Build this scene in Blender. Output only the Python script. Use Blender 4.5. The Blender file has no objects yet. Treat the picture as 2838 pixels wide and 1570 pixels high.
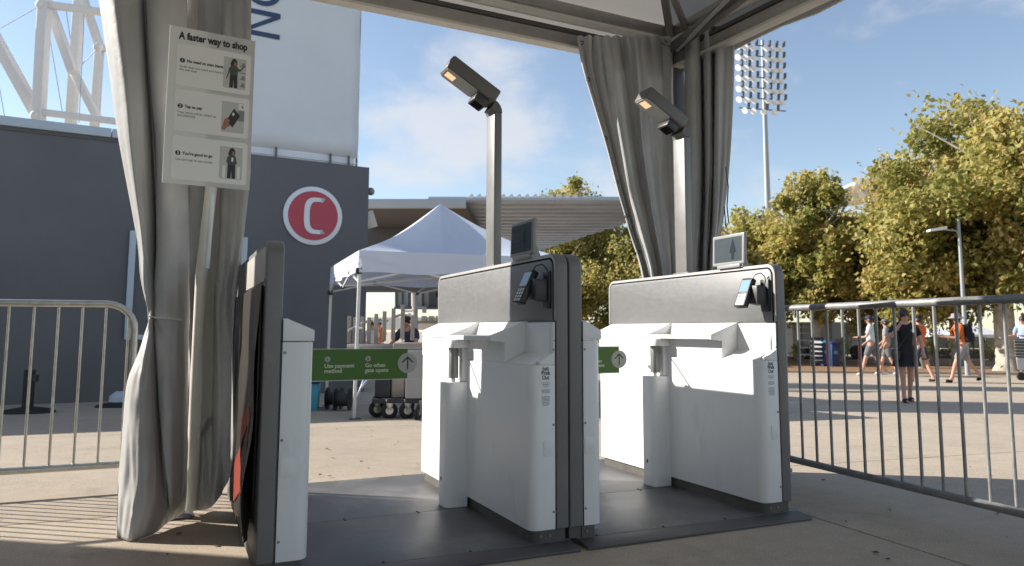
import bpy, bmesh, math, random
import numpy as np
from mathutils import Vector, Matrix
R = math.radians
random.seed(7)
SC = bpy.context.scene
COL = SC.collection

# ------------------------------------------------------------------ camera
CAM_H, CAM_F, CAM_PX, CAM_PY, CAM_TILT, CAM_HEAD = 0.96, 2135.0, 1480.0, 686.0, R(6.19), R(25.0)
cd = bpy.data.cameras.new('camera')
cam = bpy.data.objects.new('camera', cd); COL.objects.link(cam)
cam.location = (0, 0, CAM_H)
cam.rotation_euler = (math.pi / 2 + CAM_TILT, 0, -CAM_HEAD)
cd.sensor_width = 36.0
cd.lens = CAM_F / 2838 * 36.0
cd.shift_x = -(CAM_PX - 1419) / 2838
cd.shift_y = -(785 - CAM_PY) / 2838
cd.clip_start = 0.05; cd.clip_end = 3000
cd.dof.use_dof = True; cd.dof.focus_distance = 4.2; cd.dof.aperture_fstop = 4.0
SC.camera = cam

# ------------------------------------------------------------------ sky, sun, exposure
SUN_EL = R(27.5); SUN_DIR = Vector((-0.793 * math.cos(SUN_EL), 0.609 * math.cos(SUN_EL), math.sin(SUN_EL))).normalized()
SUN_AZ = math.atan2(SUN_DIR.x, SUN_DIR.y)
w = bpy.data.worlds.new('World'); SC.world = w; w.use_nodes = True
nt = w.node_tree; nt.nodes.clear()
def N(t, nt=None, **k):
    n = nt.nodes.new(t)
    for a, v in k.items(): setattr(n, a, v)
    return n
sky = N('ShaderNodeTexSky', nt, sky_type='NISHITA', sun_disc=False, sun_elevation=SUN_EL, sun_rotation=SUN_AZ, altitude=20, air_density=1.0, dust_density=0.25, ozone_density=1.3)
bg = N('ShaderNodeBackground', nt); bg.inputs['Strength'].default_value = 0.083
wo = N('ShaderNodeOutputWorld', nt)
tc = N('ShaderNodeTexCoord', nt)
mp = N('ShaderNodeMapping', nt); mp.inputs['Scale'].default_value = (1.0, 1.0, 1.8); mp.inputs['Location'].default_value = (39.906248, 39.827666, 33.608622)
n1 = N('ShaderNodeTexNoise', nt); n1.inputs['Scale'].default_value = 7.5; n1.inputs['Detail'].default_value = 9; n1.inputs['Roughness'].default_value = 0.55; n1.inputs['Distortion'].default_value = 0.15
n2 = N('ShaderNodeTexNoise', nt); n2.inputs['Scale'].default_value = 1.9; n2.inputs['Detail'].default_value = 2
add = N('ShaderNodeMath', nt, operation='MULTIPLY_ADD'); add.inputs[1].default_value = 1.15
rmp = N('ShaderNodeMapRange', nt, interpolation_type='SMOOTHSTEP'); rmp.inputs['From Min'].default_value = 1.04; rmp.inputs['From Max'].default_value = 1.40; rmp.inputs['To Max'].default_value = 0.74
mix = N('ShaderNodeMix', nt, data_type='RGBA'); mix.inputs[7].default_value = (4.6, 4.65, 4.9, 1)
hs = N('ShaderNodeHueSaturation', nt); hs.inputs['Saturation'].default_value = 0.88
L = nt.links.new
L(tc.outputs['Generated'], mp.inputs['Vector']); L(mp.outputs[0], n1.inputs['Vector']); L(mp.outputs[0], n2.inputs['Vector'])
L(n2.outputs[0], add.inputs[0]); L(n1.outputs[0], add.inputs[2]); L(add.outputs[0], rmp.inputs['Value'])
L(rmp.outputs[0], mix.inputs[0]); L(sky.outputs[0], hs.inputs['Color']); L(hs.outputs[0], mix.inputs[6]); L(mix.outputs[2], bg.inputs['Color']); L(bg.outputs[0], wo.inputs['Surface'])
sl = bpy.data.lights.new('sun', 'SUN'); sl.energy = 4.1; sl.angle = R(0.53); sl.color = (1.0, 0.935, 0.84)
so = bpy.data.objects.new('sun', sl); COL.objects.link(so); so.location = (-8, 6, 12)
so.rotation_euler = SUN_DIR.to_track_quat('Z', 'Y').to_euler()
vs = SC.view_settings
vs.view_transform = 'Standard'; vs.look = 'None'; vs.exposure = 1.12; vs.gamma = 1.0; vs.use_curve_mapping = False

# ------------------------------------------------------------------ where a line of sight meets the place
HX, HY = math.sin(CAM_HEAD), math.cos(CAM_HEAD)
FW = Vector((HX * math.cos(CAM_TILT), HY * math.cos(CAM_TILT), math.sin(CAM_TILT)))
RT = Vector((HY, -HX, 0)); UP = RT.cross(FW)
CP = Vector((0, 0, CAM_H))
def ray(u, v): return FW * CAM_F + RT * (u - CAM_PX) - UP * (v - CAM_PY)
def dep(u, v, s):                       # point at distance s along the heading
    d = ray(u, v); return CP + d * (s / (d.x * HX + d.y * HY))
def atY(u, v, Y): d = ray(u, v); return CP + d * (Y / d.y)
def gz(x, y):                           # the plaza falls away gently behind the gates
    s = x * HX + y * HY
    pts = [(-1e4, 0), (5.2, 0), (13.4, -0.30), (22, -0.37), (1e5, -0.37)]
    for (a, za), (b, zb) in zip(pts, pts[1:]):
        if s <= b: return za + (zb - za) * (s - a) / (b - a)
def gg(u, v):
    d = ray(u, v); z = 0
    for i in range(40):
        p = CP + d * ((z - CAM_H) / d.z); z = gz(p.x, p.y)
    return p
D = 1.10171                             # view scale factor

# ------------------------------------------------------------------ materials
MATS = {}
def mat(name, col, rough=0.6, metal=0.0, var=0.0, vscale=8.0, bump=0.0, bscale=60.0, spec=0.5, trans=0.0, col2=None, stretch=None, coat=0.0, detail=5.0):
    m = bpy.data.materials.new(name); m.use_nodes = True; MATS[name] = m
    nt = m.node_tree; p = nt.nodes['Principled BSDF']; out = nt.nodes['Material Output']
    p.inputs['Base Color'].default_value = (*col, 1); p.inputs['Roughness'].default_value = rough
    p.inputs['Metallic'].default_value = metal; p.inputs['Specular IOR Level'].default_value = spec
    p.inputs['Coat Weight'].default_value = coat
    co = N('ShaderNodeTexCoord', nt); v = co.outputs['Object']
    if stretch:
        mpn = N('ShaderNodeMapping', nt); mpn.inputs['Scale'].default_value = stretch
        nt.links.new(v, mpn.inputs['Vector']); v = mpn.outputs[0]
    if var or col2:
        nz = N('ShaderNodeTexNoise', nt); nz.inputs['Scale'].default_value = vscale; nz.inputs['Detail'].default_value = detail; nz.inputs['Roughness'].default_value = 0.6
        nt.links.new(v, nz.inputs['Vector'])
        r = N('ShaderNodeValToRGB', nt)
        c2 = col2 or tuple(c * (1 - var) for c in col); c1 = col if col2 else tuple(min(1, c * (1 + var)) for c in col)
        r.color_ramp.elements[0].position = 0.3; r.color_ramp.elements[0].color = (*c2, 1)
        r.color_ramp.elements[1].position = 0.7; r.color_ramp.elements[1].color = (*c1, 1)
        nt.links.new(nz.outputs[0], r.inputs[0]); nt.links.new(r.outputs[0], p.inputs['Base Color'])
        mr = N('ShaderNodeMapRange', nt); mr.inputs['To Min'].default_value = max(0.03, rough - 0.1); mr.inputs['To Max'].default_value = min(1, rough + 0.12)
        nt.links.new(nz.outputs[0], mr.inputs['Value']); nt.links.new(mr.outputs[0], p.inputs['Roughness'])
    if bump:
        nb = N('ShaderNodeTexNoise', nt); nb.inputs['Scale'].default_value = bscale; nb.inputs['Detail'].default_value = 4
        nt.links.new(v, nb.inputs['Vector'])
        b = N('ShaderNodeBump', nt); b.inputs['Strength'].default_value = bump; b.inputs['Distance'].default_value = 0.01
        nt.links.new(nb.outputs[0], b.inputs['Height']); nt.links.new(b.outputs[0], p.inputs['Normal'])
    if trans:
        t = N('ShaderNodeBsdfTranslucent', nt); mx = N('ShaderNodeMixShader', nt); mx.inputs[0].default_value = trans
        t.inputs['Color'].default_value = (*col, 1)
        nt.links.new(p.outputs[0], mx.inputs[1]); nt.links.new(t.outputs[0], mx.inputs[2]); nt.links.new(mx.outputs[0], out.inputs['Surface'])
    return m

def concrete(name, base, dark):
    m = mat(name, base, 0.85)
    nt = m.node_tree; p = nt.nodes['Principled BSDF']; l = nt.links.new
    g = N('ShaderNodeNewGeometry', nt)
    def noise(s, d=5, r=0.6):
        n = N('ShaderNodeTexNoise', nt); n.inputs['Scale'].default_value = s; n.inputs['Detail'].default_value = d; n.inputs['Roughness'].default_value = r
        l(g.outputs['Position'], n.inputs['Vector']); return n
    big, mid, fine, vor = noise(0.55, 4), noise(6, 6, 0.7), noise(140, 3, 0.7), N('ShaderNodeTexVoronoi', nt)
    vor.inputs['Scale'].default_value = 95; l(g.outputs['Position'], vor.inputs['Vector'])
    r1 = N('ShaderNodeValToRGB', nt); r1.color_ramp.elements[0].position = 0.3; r1.color_ramp.elements[1].position = 0.72
    r1.color_ramp.elements[0].color = (*dark, 1); r1.color_ramp.elements[1].color = (*base, 1)
    a = N('ShaderNodeMath', nt, operation='MULTIPLY_ADD'); a.inputs[1].default_value = 0.55
    b = N('ShaderNodeMath', nt, operation='MULTIPLY'); b.inputs[1].default_value = 0.5
    l(big.outputs[0], b.inputs[0]); l(mid.outputs[0], a.inputs[0]); l(b.outputs[0], a.inputs[2]); l(a.outputs[0], r1.inputs[0])
    sp = N('ShaderNodeMapRange', nt); sp.inputs['From Min'].default_value = 0.25; sp.inputs['From Max'].default_value = 0.8; sp.inputs['To Min'].default_value = 0.55; sp.inputs['To Max'].default_value = 1.4
    l(fine.outputs[0], sp.inputs['Value'])
    mu = N('ShaderNodeMix', nt, data_type='RGBA', blend_type='MULTIPLY'); mu.inputs[0].default_value = 1.0
    l(r1.outputs[0], mu.inputs[6]); l(sp.outputs[0], mu.inputs[7])
    # sparse dark and pale specks of aggregate
    sd = N('ShaderNodeMapRange', nt); sd.inputs['From Min'].default_value = 0.0; sd.inputs['From Max'].default_value = 0.16; sd.inputs['To Min'].default_value = 0.55; sd.inputs['To Max'].default_value = 1.0
    l(vor.outputs['Distance'], sd.inputs['Value'])
    mu2 = N('ShaderNodeMix', nt, data_type='RGBA', blend_type='MULTIPLY'); mu2.inputs[0].default_value = 0.6
    l(mu.outputs[2], mu2.inputs[6]); l(sd.outputs[0], mu2.inputs[7])
    gv = N('ShaderNodeTexVoronoi', nt); gv.inputs['Scale'].default_value = 2.6; l(g.outputs['Position'], gv.inputs['Vector'])
    gs_ = N('ShaderNodeMapRange', nt); gs_.inputs['From Min'].default_value = 0.035; gs_.inputs['From Max'].default_value = 0.05; gs_.inputs['To Min'].default_value = 0.62; gs_.inputs['To Max'].default_value = 1.0; l(gv.outputs['Distance'], gs_.inputs['Value'])
    st2 = noise(1.7, 7, 0.75); ss_ = N('ShaderNodeMapRange', nt); ss_.inputs['From Min'].default_value = 0.56; ss_.inputs['From Max'].default_value = 0.72; ss_.inputs['To Min'].default_value = 1.0; ss_.inputs['To Max'].default_value = 0.74; l(st2.outputs[0], ss_.inputs['Value'])
    mm0 = N('ShaderNodeMath', nt, operation='MULTIPLY'); l(gs_.outputs[0], mm0.inputs[0]); l(ss_.outputs[0], mm0.inputs[1])
    oi = N('ShaderNodeObjectInfo', nt); orr = N('ShaderNodeMapRange', nt); orr.inputs['To Min'].default_value = 0.92; orr.inputs['To Max'].default_value = 1.07; l(oi.outputs['Random'], orr.inputs['Value'])
    mm = N('ShaderNodeMath', nt, operation='MULTIPLY'); l(mm0.outputs[0], mm.inputs[0]); l(orr.outputs[0], mm.inputs[1])
    mu3 = N('ShaderNodeMix', nt, data_type='RGBA', blend_type='MULTIPLY'); mu3.inputs[0].default_value = 1.0; l(mu2.outputs[2], mu3.inputs[6]); l(mm.outputs[0], mu3.inputs[7]); l(mu3.outputs[2], p.inputs['Base Color'])
    bp = N('ShaderNodeBump', nt); bp.inputs['Strength'].default_value = 0.45; bp.inputs['Distance'].default_value = 0.006
    l(fine.outputs[0], bp.inputs['Height']); l(bp.outputs[0], p.inputs['Normal'])
    return m

concrete('concrete', (0.50, 0.415, 0.32), (0.35, 0.29, 0.225))
mat('white_powder', (0.78, 0.785, 0.79), 0.42, var=0.025, vscale=3, bump=0.03, bscale=220)
mat('plinth', (0.09, 0.085, 0.075), 0.55, var=0.2, vscale=9)
mat('frame_grey', (0.17, 0.165, 0.165), 0.42, var=0.06, vscale=5, bump=0.02, bscale=300)
mat('gasket', (0.010, 0.010, 0.011), 0.8, spec=0.08)
mat('rim_grey', (0.36, 0.358, 0.35), 0.42, var=0.05, vscale=6)
mat('silver_panel', (0.185, 0.188, 0.192), 0.45, metal=0.2, var=0.05, vscale=40, stretch=(1, 0.6, 1.4), bump=0.06, bscale=240)
mat('seam_dark', (0.30, 0.30, 0.31), 0.6)
mat('screw', (0.25, 0.25, 0.26), 0.4, metal=0.6)
mat('black_plastic', (0.018, 0.018, 0.02), 0.42, bump=0.05, bscale=200)
mat('dark_plastic', (0.05, 0.05, 0.053), 0.45)
mat('lamp_grey', (0.14, 0.135, 0.13), 0.5, bump=0.04, bscale=250)
mat('lamp_under', (0.42, 0.42, 0.41), 0.55)
mat('pole_grey', (0.22, 0.22, 0.22), 0.42, metal=0.3, var=0.05)
mat('screen_bezel', (0.30, 0.30, 0.30), 0.4)
mat('screen_glass', (0.042, 0.06, 0.072), 0.45, var=0.1, vscale=3, spec=0.15)
mat('screen_ink', (0.022, 0.035, 0.046), 0.2)
mat('screen_ink_pale', (0.075, 0.095, 0.105), 0.2)
mat('term_screen', (0.25, 0.38, 0.47), 0.12)
mat('key_white', (0.6, 0.6, 0.58), 0.5)
mat('green_sign', (0.065, 0.165, 0.020), 0.5)
mat('sign_grey', (0.42, 0.43, 0.41), 0.5)
mat('sign_text', (0.60, 0.66, 0.52), 0.5)
mat('sign_dark', (0.03, 0.06, 0.015), 0.5)
mat('ink', (0.055, 0.055, 0.06), 0.7)
mat('ink_grey', (0.27, 0.27, 0.28), 0.7)
mat('steel_galv', (0.50, 0.50, 0.46), 0.38, metal=0.75, var=0.16, vscale=22, bump=0.05, bscale=90)
mat('steel_dull', (0.27, 0.27, 0.27), 0.5, metal=0.35, var=0.25, vscale=16, bump=0.05, bscale=90)
mat('vinyl', (0.54, 0.54, 0.535), 0.46, var=0.10, vscale=4, bump=0.30, bscale=11, trans=0.18)
mat('vinyl_hem_sunlit', (0.78, 0.76, 0.71), 0.5, bump=0.1, bscale=40)  # sunlight along the curtain hems is put into this pale tone
mat('canopy_vinyl', (0.46, 0.445, 0.42), 0.5, var=0.05, vscale=1.2, bump=0.1, bscale=6, trans=0.22)
mat('aluminium', (0.42, 0.40, 0.37), 0.42, metal=0.5, var=0.10, vscale=10, stretch=(1, 1, 1))
mat('aluminium_dark', (0.10, 0.095, 0.09), 0.5, metal=0.1, var=0.15)
mat('bone_tube', (0.70, 0.675, 0.61), 0.45, var=0.06)
mat('poster_board', (0.72, 0.725, 0.72), 0.5, var=0.02, trans=0.2)
mat('poster_card', (0.88, 0.875, 0.86), 0.5)
mat('poster_tint', (0.58, 0.585, 0.58), 0.5)
mat('poster_ink', (0.04, 0.042, 0.045), 0.6)
mat('poster_green', (0.085, 0.10, 0.085), 0.6)
mat('poster_skin', (0.42, 0.20, 0.12), 0.6)
mat('wall_slate', (0.122, 0.124, 0.135), 0.8, var=0.10, vscale=0.8, bump=0.12, bscale=30)
mat('coping_blue', (0.42, 0.50, 0.58), 0.5, var=0.05, vscale=2)
mat('banner', (0.60, 0.645, 0.70), 0.55, var=0.05, vscale=0.7)
mat('navy', (0.03, 0.055, 0.13), 0.6)
mat('sign_white', (0.70, 0.74, 0.78), 0.5)
mat('sign_red', (0.42, 0.045, 0.075), 0.45)
mat('truss_white', (0.70, 0.68, 0.66), 0.5, var=0.04)
mat('popup_white', (0.66, 0.71, 0.82), 0.6, var=0.03, vscale=3, bump=0.25, bscale=4, trans=0.22)
mat('popup_leg', (0.62, 0.62, 0.60), 0.45, metal=0.1)
mat('fascia', (0.40, 0.44, 0.48), 0.5)
mat('soffit_brown', (0.10, 0.10, 0.105), 0.8, var=0.08, vscale=0.6)
mat('corrugated', (0.45, 0.55, 0.70), 0.5, metal=0.1, var=0.12, vscale=0.5)
mat('corr_white', (0.75, 0.75, 0.75), 0.5)
mat('beige_box', (0.55, 0.52, 0.45), 0.5)
mat('bark', (0.58, 0.53, 0.46), 0.9, col2=(0.24, 0.20, 0.15), vscale=3.5, bump=0.5, bscale=9)
mat('mast_grey', (0.31, 0.335, 0.36), 0.5, metal=0.2)
mat('lamp_white', (0.85, 0.85, 0.85), 0.25)
mat('mulch', (0.34, 0.19, 0.09), 0.95, col2=(0.17, 0.09, 0.045), vscale=7, bump=0.6, bscale=30)
mat('tent_white', (0.74, 0.74, 0.74), 0.6, trans=0.15)
mat('trailer_grey', (0.50, 0.49, 0.48), 0.6, var=0.05, vscale=0.7)
mat('fence_dark', (0.10, 0.095, 0.08), 0.8, var=0.2, vscale=3)
mat('fence_olive', (0.26, 0.24, 0.20), 0.8, var=0.1, vscale=1)
mat('bin_blue', (0.012, 0.030, 0.11), 0.5)
mat('cyan', (0.06, 0.30, 0.42), 0.5)
mat('post_red', (0.50, 0.05, 0.07), 0.5)
mat('board_white', (0.75, 0.75, 0.73), 0.6)
mat('slat_grey', (0.33, 0.30, 0.27), 0.6, var=0.12, vscale=5)
mat('cart_dark', (0.035, 0.037, 0.045), 0.6)
mat('cart_pale', (0.36, 0.35, 0.36), 0.6)
mat('rubber', (0.015, 0.015, 0.016), 0.7)
mat('chrome', (0.55, 0.55, 0.56), 0.3, metal=0.8)
mat('hose', (0.42, 0.46, 0.55), 0.5)
mat('ad_black', (0.035, 0.030, 0.026), 0.35, bump=0.2, bscale=5)
mat('ad_red', (0.26, 0.035, 0.022), 0.4)
mat('ad_silver', (0.45, 0.43, 0.40), 0.4)
mat('skin', (0.50, 0.27, 0.19), 0.55)
mat('hair_dark', (0.03, 0.018, 0.012), 0.5)
mat('cloth_black', (0.010, 0.010, 0.012), 0.85)
mat('cloth_white', (0.55, 0.62, 0.64), 0.85)
mat('cloth_grey', (0.13, 0.13, 0.14), 0.85)
mat('cloth_khaki', (0.27, 0.25, 0.25), 0.85)
mat('cloth_orange', (0.60, 0.13, 0.02), 0.85)
mat('cloth_navy', (0.035, 0.04, 0.08), 0.85)
mat('cloth_blue', (0.30, 0.38, 0.60), 0.85)
mat('shoe_white', (0.55, 0.55, 0.55), 0.6)
mat('window_dark', (0.07, 0.085, 0.10), 0.25)
mat('window_pale', (0.38, 0.41, 0.43), 0.35)
mat('shade_booth_wall', (0.55, 0.55, 0.54), 0.7, var=0.1)  # walls of the added shade booth, pale so they bounce fill light
mat('leaf_litter', (0.10, 0.06, 0.03), 0.9)
m = mat('lamp_glow', (1, 0.8, 0.5), 0.4)
m.node_tree.nodes['Principled BSDF'].inputs['Emission Color'].default_value = (1.0, 0.70, 0.36, 1); m.node_tree.nodes['Principled BSDF'].inputs['Emission Strength'].default_value = 0.42
m.node_tree.nodes['Principled BSDF'].inputs['Base Color'].default_value = (0.25, 0.2, 0.12, 1)
# floor plates: dusty, scuffed dark sheet
m = mat('plate', (0.145, 0.142, 0.142), 0.42, col2=(0.075, 0.075, 0.079), vscale=2.2, bump=0.06, bscale=120, detail=9)
mat('plate_ramp', (0.082, 0.078, 0.078), 0.5, var=0.15, vscale=6, bump=0.08, bscale=120)
def scuffed(name, amount, tint, scale, stretch, lo, hi):
    m = MATS[name]; nt = m.node_tree; p = nt.nodes['Principled BSDF']; l = nt.links.new
    g = N('ShaderNodeNewGeometry', nt); mp_ = N('ShaderNodeMapping', nt); mp_.inputs['Scale'].default_value = stretch; l(g.outputs['Position'], mp_.inputs['Vector'])
    n_ = N('ShaderNodeTexNoise', nt); n_.inputs['Scale'].default_value = scale; n_.inputs['Detail'].default_value = 9; n_.inputs['Roughness'].default_value = 0.68; n_.inputs['Distortion'].default_value = 0.6; l(mp_.outputs[0], n_.inputs['Vector'])
    r_ = N('ShaderNodeMapRange', nt); r_.inputs['From Min'].default_value = lo; r_.inputs['From Max'].default_value = hi; r_.inputs['To Max'].default_value = amount; l(n_.outputs[0], r_.inputs['Value'])
    mx_ = N('ShaderNodeMix', nt, data_type='RGBA'); mx_.inputs[7].default_value = (*tint, 1); src = p.inputs['Base Color'].links[0].from_socket
    l(r_.outputs[0], mx_.inputs[0]); l(src, mx_.inputs[6]); l(mx_.outputs[2], p.inputs['Base Color'])
scuffed('white_powder', 0.5, (0.45, 0.44, 0.41), 5, (1, 1, 0.45), 0.55, 0.80)
scuffed('plate', 0.75, (0.24, 0.23, 0.215), 2.6, (1, 0.7, 1), 0.50, 0.75)
scuffed('frame_grey', 0.5, (0.27, 0.265, 0.255), 7, (1, 1, 0.5), 0.58, 0.8)
scuffed('vinyl', 0.55, (0.32, 0.29, 0.25), 3.0, (1, 1, 0.35), 0.52, 0.78)
scuffed('wall_slate', 0.45, (0.15, 0.155, 0.17), 0.9, (1, 1, 0.35), 0.5, 0.8)
# clear gate glass
m = mat('gate_glass', (0.9, 0.95, 0.93), 0.02)
nt_ = m.node_tree; tr = N('ShaderNodeBsdfTransparent', nt_); gl = N('ShaderNodeBsdfGlossy', nt_); gl.inputs['Roughness'].default_value = 0.03
lw = N('ShaderNodeLayerWeight', nt_); pw_ = N('ShaderNodeMath', nt_, operation='POWER'); pw_.inputs[1].default_value = 4.0; fr = N('ShaderNodeMath', nt_, operation='MULTIPLY_ADD'); fr.inputs[1].default_value = 0.5; fr.inputs[2].default_value = 0.03; nt_.links.new(lw.outputs['Facing'], pw_.inputs[0]); nt_.links.new(pw_.outputs[0], fr.inputs[0]); mxg = N('ShaderNodeMixShader', nt_); tr.inputs['Color'].default_value = (0.93, 0.95, 0.94, 1)
nt_.links.new(fr.outputs[0], mxg.inputs[0]); nt_.links.new(tr.outputs[0], mxg.inputs[1]); nt_.links.new(gl.outputs[0], mxg.inputs[2]); nt_.links.new(mxg.outputs[0], nt_.nodes['Material Output'].inputs['Surface'])
mat('glass_edge', (0.62, 0.66, 0.64), 0.2)
# leaves: colour picked leaf by leaf
m = mat('leaves', (0.2, 0.2, 0.05), 0.5)
nt_ = m.node_tree; at_ = N('ShaderNodeAttribute', nt_); at_.attribute_name = 'tone'
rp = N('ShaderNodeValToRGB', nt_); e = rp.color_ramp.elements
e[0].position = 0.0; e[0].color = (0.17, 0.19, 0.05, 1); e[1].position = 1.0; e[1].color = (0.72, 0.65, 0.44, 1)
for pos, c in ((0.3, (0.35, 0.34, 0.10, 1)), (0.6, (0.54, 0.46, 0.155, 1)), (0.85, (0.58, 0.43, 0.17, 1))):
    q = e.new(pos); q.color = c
nt_.links.new(at_.outputs['Fac'], rp.inputs[0]); pb = nt_.nodes['Principled BSDF']; nt_.links.new(rp.outputs[0], pb.inputs['Base Color'])
tl = N('ShaderNodeBsdfTranslucent', nt_); nt_.links.new(rp.outputs[0], tl.inputs['Color']); mxl = N('ShaderNodeMixShader', nt_); mxl.inputs[0].default_value = 0.55
nt_.links.new(pb.outputs[0], mxl.inputs[1]); nt_.links.new(tl.outputs[0], mxl.inputs[2]); nt_.links.new(mxl.outputs[0], nt_.nodes['Material Output'].inputs['Surface'])

# ------------------------------------------------------------------ mesh helpers
class MB:
    def __init__(self): self.v = []; self.f = []; self.attr = None
    def add(self, vs, fs):
        o = len(self.v); self.v += [Vector(p) for p in vs]; self.f += [tuple(i + o for i in f) for f in fs]; return self
    def hexa(self, p): return self.add(p, [(3, 2, 1, 0), (4, 5, 6, 7), (0, 1, 5, 4), (1, 2, 6, 5), (2, 3, 7, 6), (3, 0, 4, 7)])
    def box(self, x0, x1, y0, y1, z0, z1):
        return self.hexa([(x0, y0, z0), (x1, y0, z0), (x1, y1, z0), (x0, y1, z0), (x0, y0, z1), (x1, y0, z1), (x1, y1, z1), (x0, y1, z1)])
    def obox(self, c, sx, sy, sz, ax=(1, 0, 0), az=(0, 0, 1)):
        ax = Vector(ax).normalized(); az = Vector(az); az = (az - ax * az.dot(ax)).normalized(); ay = az.cross(ax); c = Vector(c)
        return self.hexa([c + ax * (i * sx / 2) + ay * (j * sy / 2) + az * (k * sz / 2) for k in (-1, 1) for i, j in ((-1, -1), (1, -1), (1, 1), (-1, 1))])
    def bar(self, p, q, wd, ht, up=(0, 0, 1)):
        p, q = Vector(p), Vector(q); a = q - p
        if abs(a.normalized().dot(Vector(up))) > 0.99: up = (1, 0, 0)
        return self.obox((p + q) / 2, a.length, wd, ht, a, up)
    def tube(self, p, q, r, n=10, r2=None): return self.path([p, q], [r, r if r2 is None else r2], n)
    def path(self, pts, r, n=10, caps=True):
        pts = [Vector(p) for p in pts]; m = len(pts)
        if not isinstance(r, (list, tuple)): r = [r] * m
        t0 = (pts[1] - pts[0]).normalized(); ref = Vector((0, 0, 1)) if abs(t0.z) < 0.9 else Vector((1, 0, 0))
        nrm = t0.cross(ref).normalized(); vs = []
        for i, p in enumerate(pts):
            t = (pts[min(i + 1, m - 1)] - pts[max(i - 1, 0)]).normalized()
            nrm = (nrm - t * nrm.dot(t)).normalized(); b = t.cross(nrm)
            for k in range(n):
                a = 2 * math.pi * k / n; vs.append(p + (nrm * math.cos(a) + b * math.sin(a)) * r[i])
        fs = [(i * n + k, i * n + (k + 1) % n, (i + 1) * n + (k + 1) % n, (i + 1) * n + k) for i in range(m - 1) for k in range(n)]
        if caps: fs += [tuple(range(n - 1, -1, -1)), tuple(range((m - 1) * n, m * n))]
        return self.add(vs, fs)
    def prism(self, poly, f, w0, w1):
        n = len(poly); vs = [f(a, b, w0) for a, b in poly] + [f(a, b, w1) for a, b in poly]
        fs = [tuple(range(n - 1, -1, -1)), tuple(range(n, 2 * n))] + [(i, (i + 1) % n, n + (i + 1) % n, n + i) for i in range(n)]
        return self.add(vs, fs)
    def lathe(self, prof, c=(0, 0, 0), n=20):
        c = Vector(c); vs = []; m = len(prof)
        for r, z in prof: vs += [c + Vector((r * math.cos(2 * math.pi * k / n), r * math.sin(2 * math.pi * k / n), z)) for k in range(n)]
        fs = [(i * n + k, i * n + (k + 1) % n, (i + 1) * n + (k + 1) % n, (i + 1) * n + k) for i in range(m - 1) for k in range(n)]
        fs += [tuple(range(n - 1, -1, -1)), tuple(range((m - 1) * n, m * n))]
        return self.add(vs, fs)
    def ball(self, c, rx, ry=None, rz=None, n=12, m=8):
        ry = ry or rx; rz = rz or rx; c = Vector(c); o = []
        for i in range(m + 1):
            th = math.pi * (i / m) * 0.998 + 0.003
            o += [c + Vector((rx * math.sin(th) * math.cos(2 * math.pi * k / n), ry * math.sin(th) * math.sin(2 * math.pi * k / n), -rz * math.cos(th))) for k in range(n)]
        return self.add(o, [(i * n + k, i * n + (k + 1) % n, (i + 1) * n + (k + 1) % n, (i + 1) * n + k) for i in range(m) for k in range(n)] + [tuple(range(n - 1, -1, -1)), tuple(range(m * n, m * n + n))])
    def sheet(self, rows):                # rows of points -> grid
        n = len(rows[0]); vs = [p for r in rows for p in r]
        return self.add(vs, [(i * n + j, i * n + j + 1, (i + 1) * n + j + 1, (i + 1) * n + j) for i in range(len(rows) - 1) for j in range(n - 1)])

def rrect(x0, x1, y0, y1, r, n=6, corners=(1, 1, 1, 1)):   # ccw from bottom-left
    out = []
    for (cx, cy, a0, on) in ((x0, y0, 180, corners[0]), (x1, y0, 270, corners[1]), (x1, y1, 0, corners[2]), (x0, y1, 90, corners[3])):
        if not on: out.append((cx, cy)); continue
        ox = cx + r if cx == x0 else cx - r; oy = cy + r if cy == y0 else cy - r
        out += [(ox + r * math.cos(R(a0 + 90 * i / n)), oy + r * math.sin(R(a0 + 90 * i / n))) for i in range(n + 1)]
    return out

def link(name, me, m, parent=None, smooth=35):
    o = bpy.data.objects.new(name, me); COL.objects.link(o)
    if m and not me.materials: me.materials.append(MATS[m])
    if smooth:
        me.polygons.foreach_set('use_smooth', [True] * len(me.polygons)); me.set_sharp_from_angle(angle=R(smooth))
    if parent:
        o.parent = parent
        if parent.get('_world'): o.matrix_parent_inverse = Matrix.Translation(-parent.location)
    return o
def obj(name, mb, m, parent=None, bev=0.0, seg=2, smooth=35, local=False):
    me = bpy.data.meshes.new(name); vs = mb.v; org = None
    if parent is None and not local and vs:
        xs = [v.x for v in vs]; ys = [v.y for v in vs]; org = Vector(((min(xs) + max(xs)) / 2, (min(ys) + max(ys)) / 2, min(v.z for v in vs))); vs = [v - org for v in vs]
    me.from_pydata([tuple(v) for v in vs], [], mb.f)
    bm = bmesh.new(); bm.from_mesh(me)
    if bev:
        es = [e for e in bm.edges if len(e.link_faces) == 2 and e.calc_face_angle(0) > R(28)]
        bmesh.ops.bevel(bm, geom=es, offset=bev, segments=seg, affect='EDGES', clamp_overlap=True, profile=0.5)
    bmesh.ops.recalc_face_normals(bm, faces=bm.faces)
    bm.to_mesh(me); bm.free()
    o = link(name, me, m, parent, smooth)
    if org: o.location = org
    return o
def tag(o, label, cat, group=None, kind=None):
    if label: o['label'] = label
    if cat: o['category'] = cat
    if group: o['group'] = group
    if kind: o['kind'] = kind
    return o
def thing(name, label, cat, loc=(0, 0, 0), rz=0.0, group=None, world=True):
    o = bpy.data.objects.new(name, None); COL.objects.link(o); o.empty_display_size = 0.1
    o.location = loc; o.rotation_euler = (0, 0, rz); tag(o, label, cat, group)
    if world: o['_world'] = 1
    return o
def struct(name, mb, m, **k):
    o = obj(name, mb, m, **k); o['kind'] = 'structure'; return o
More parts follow.
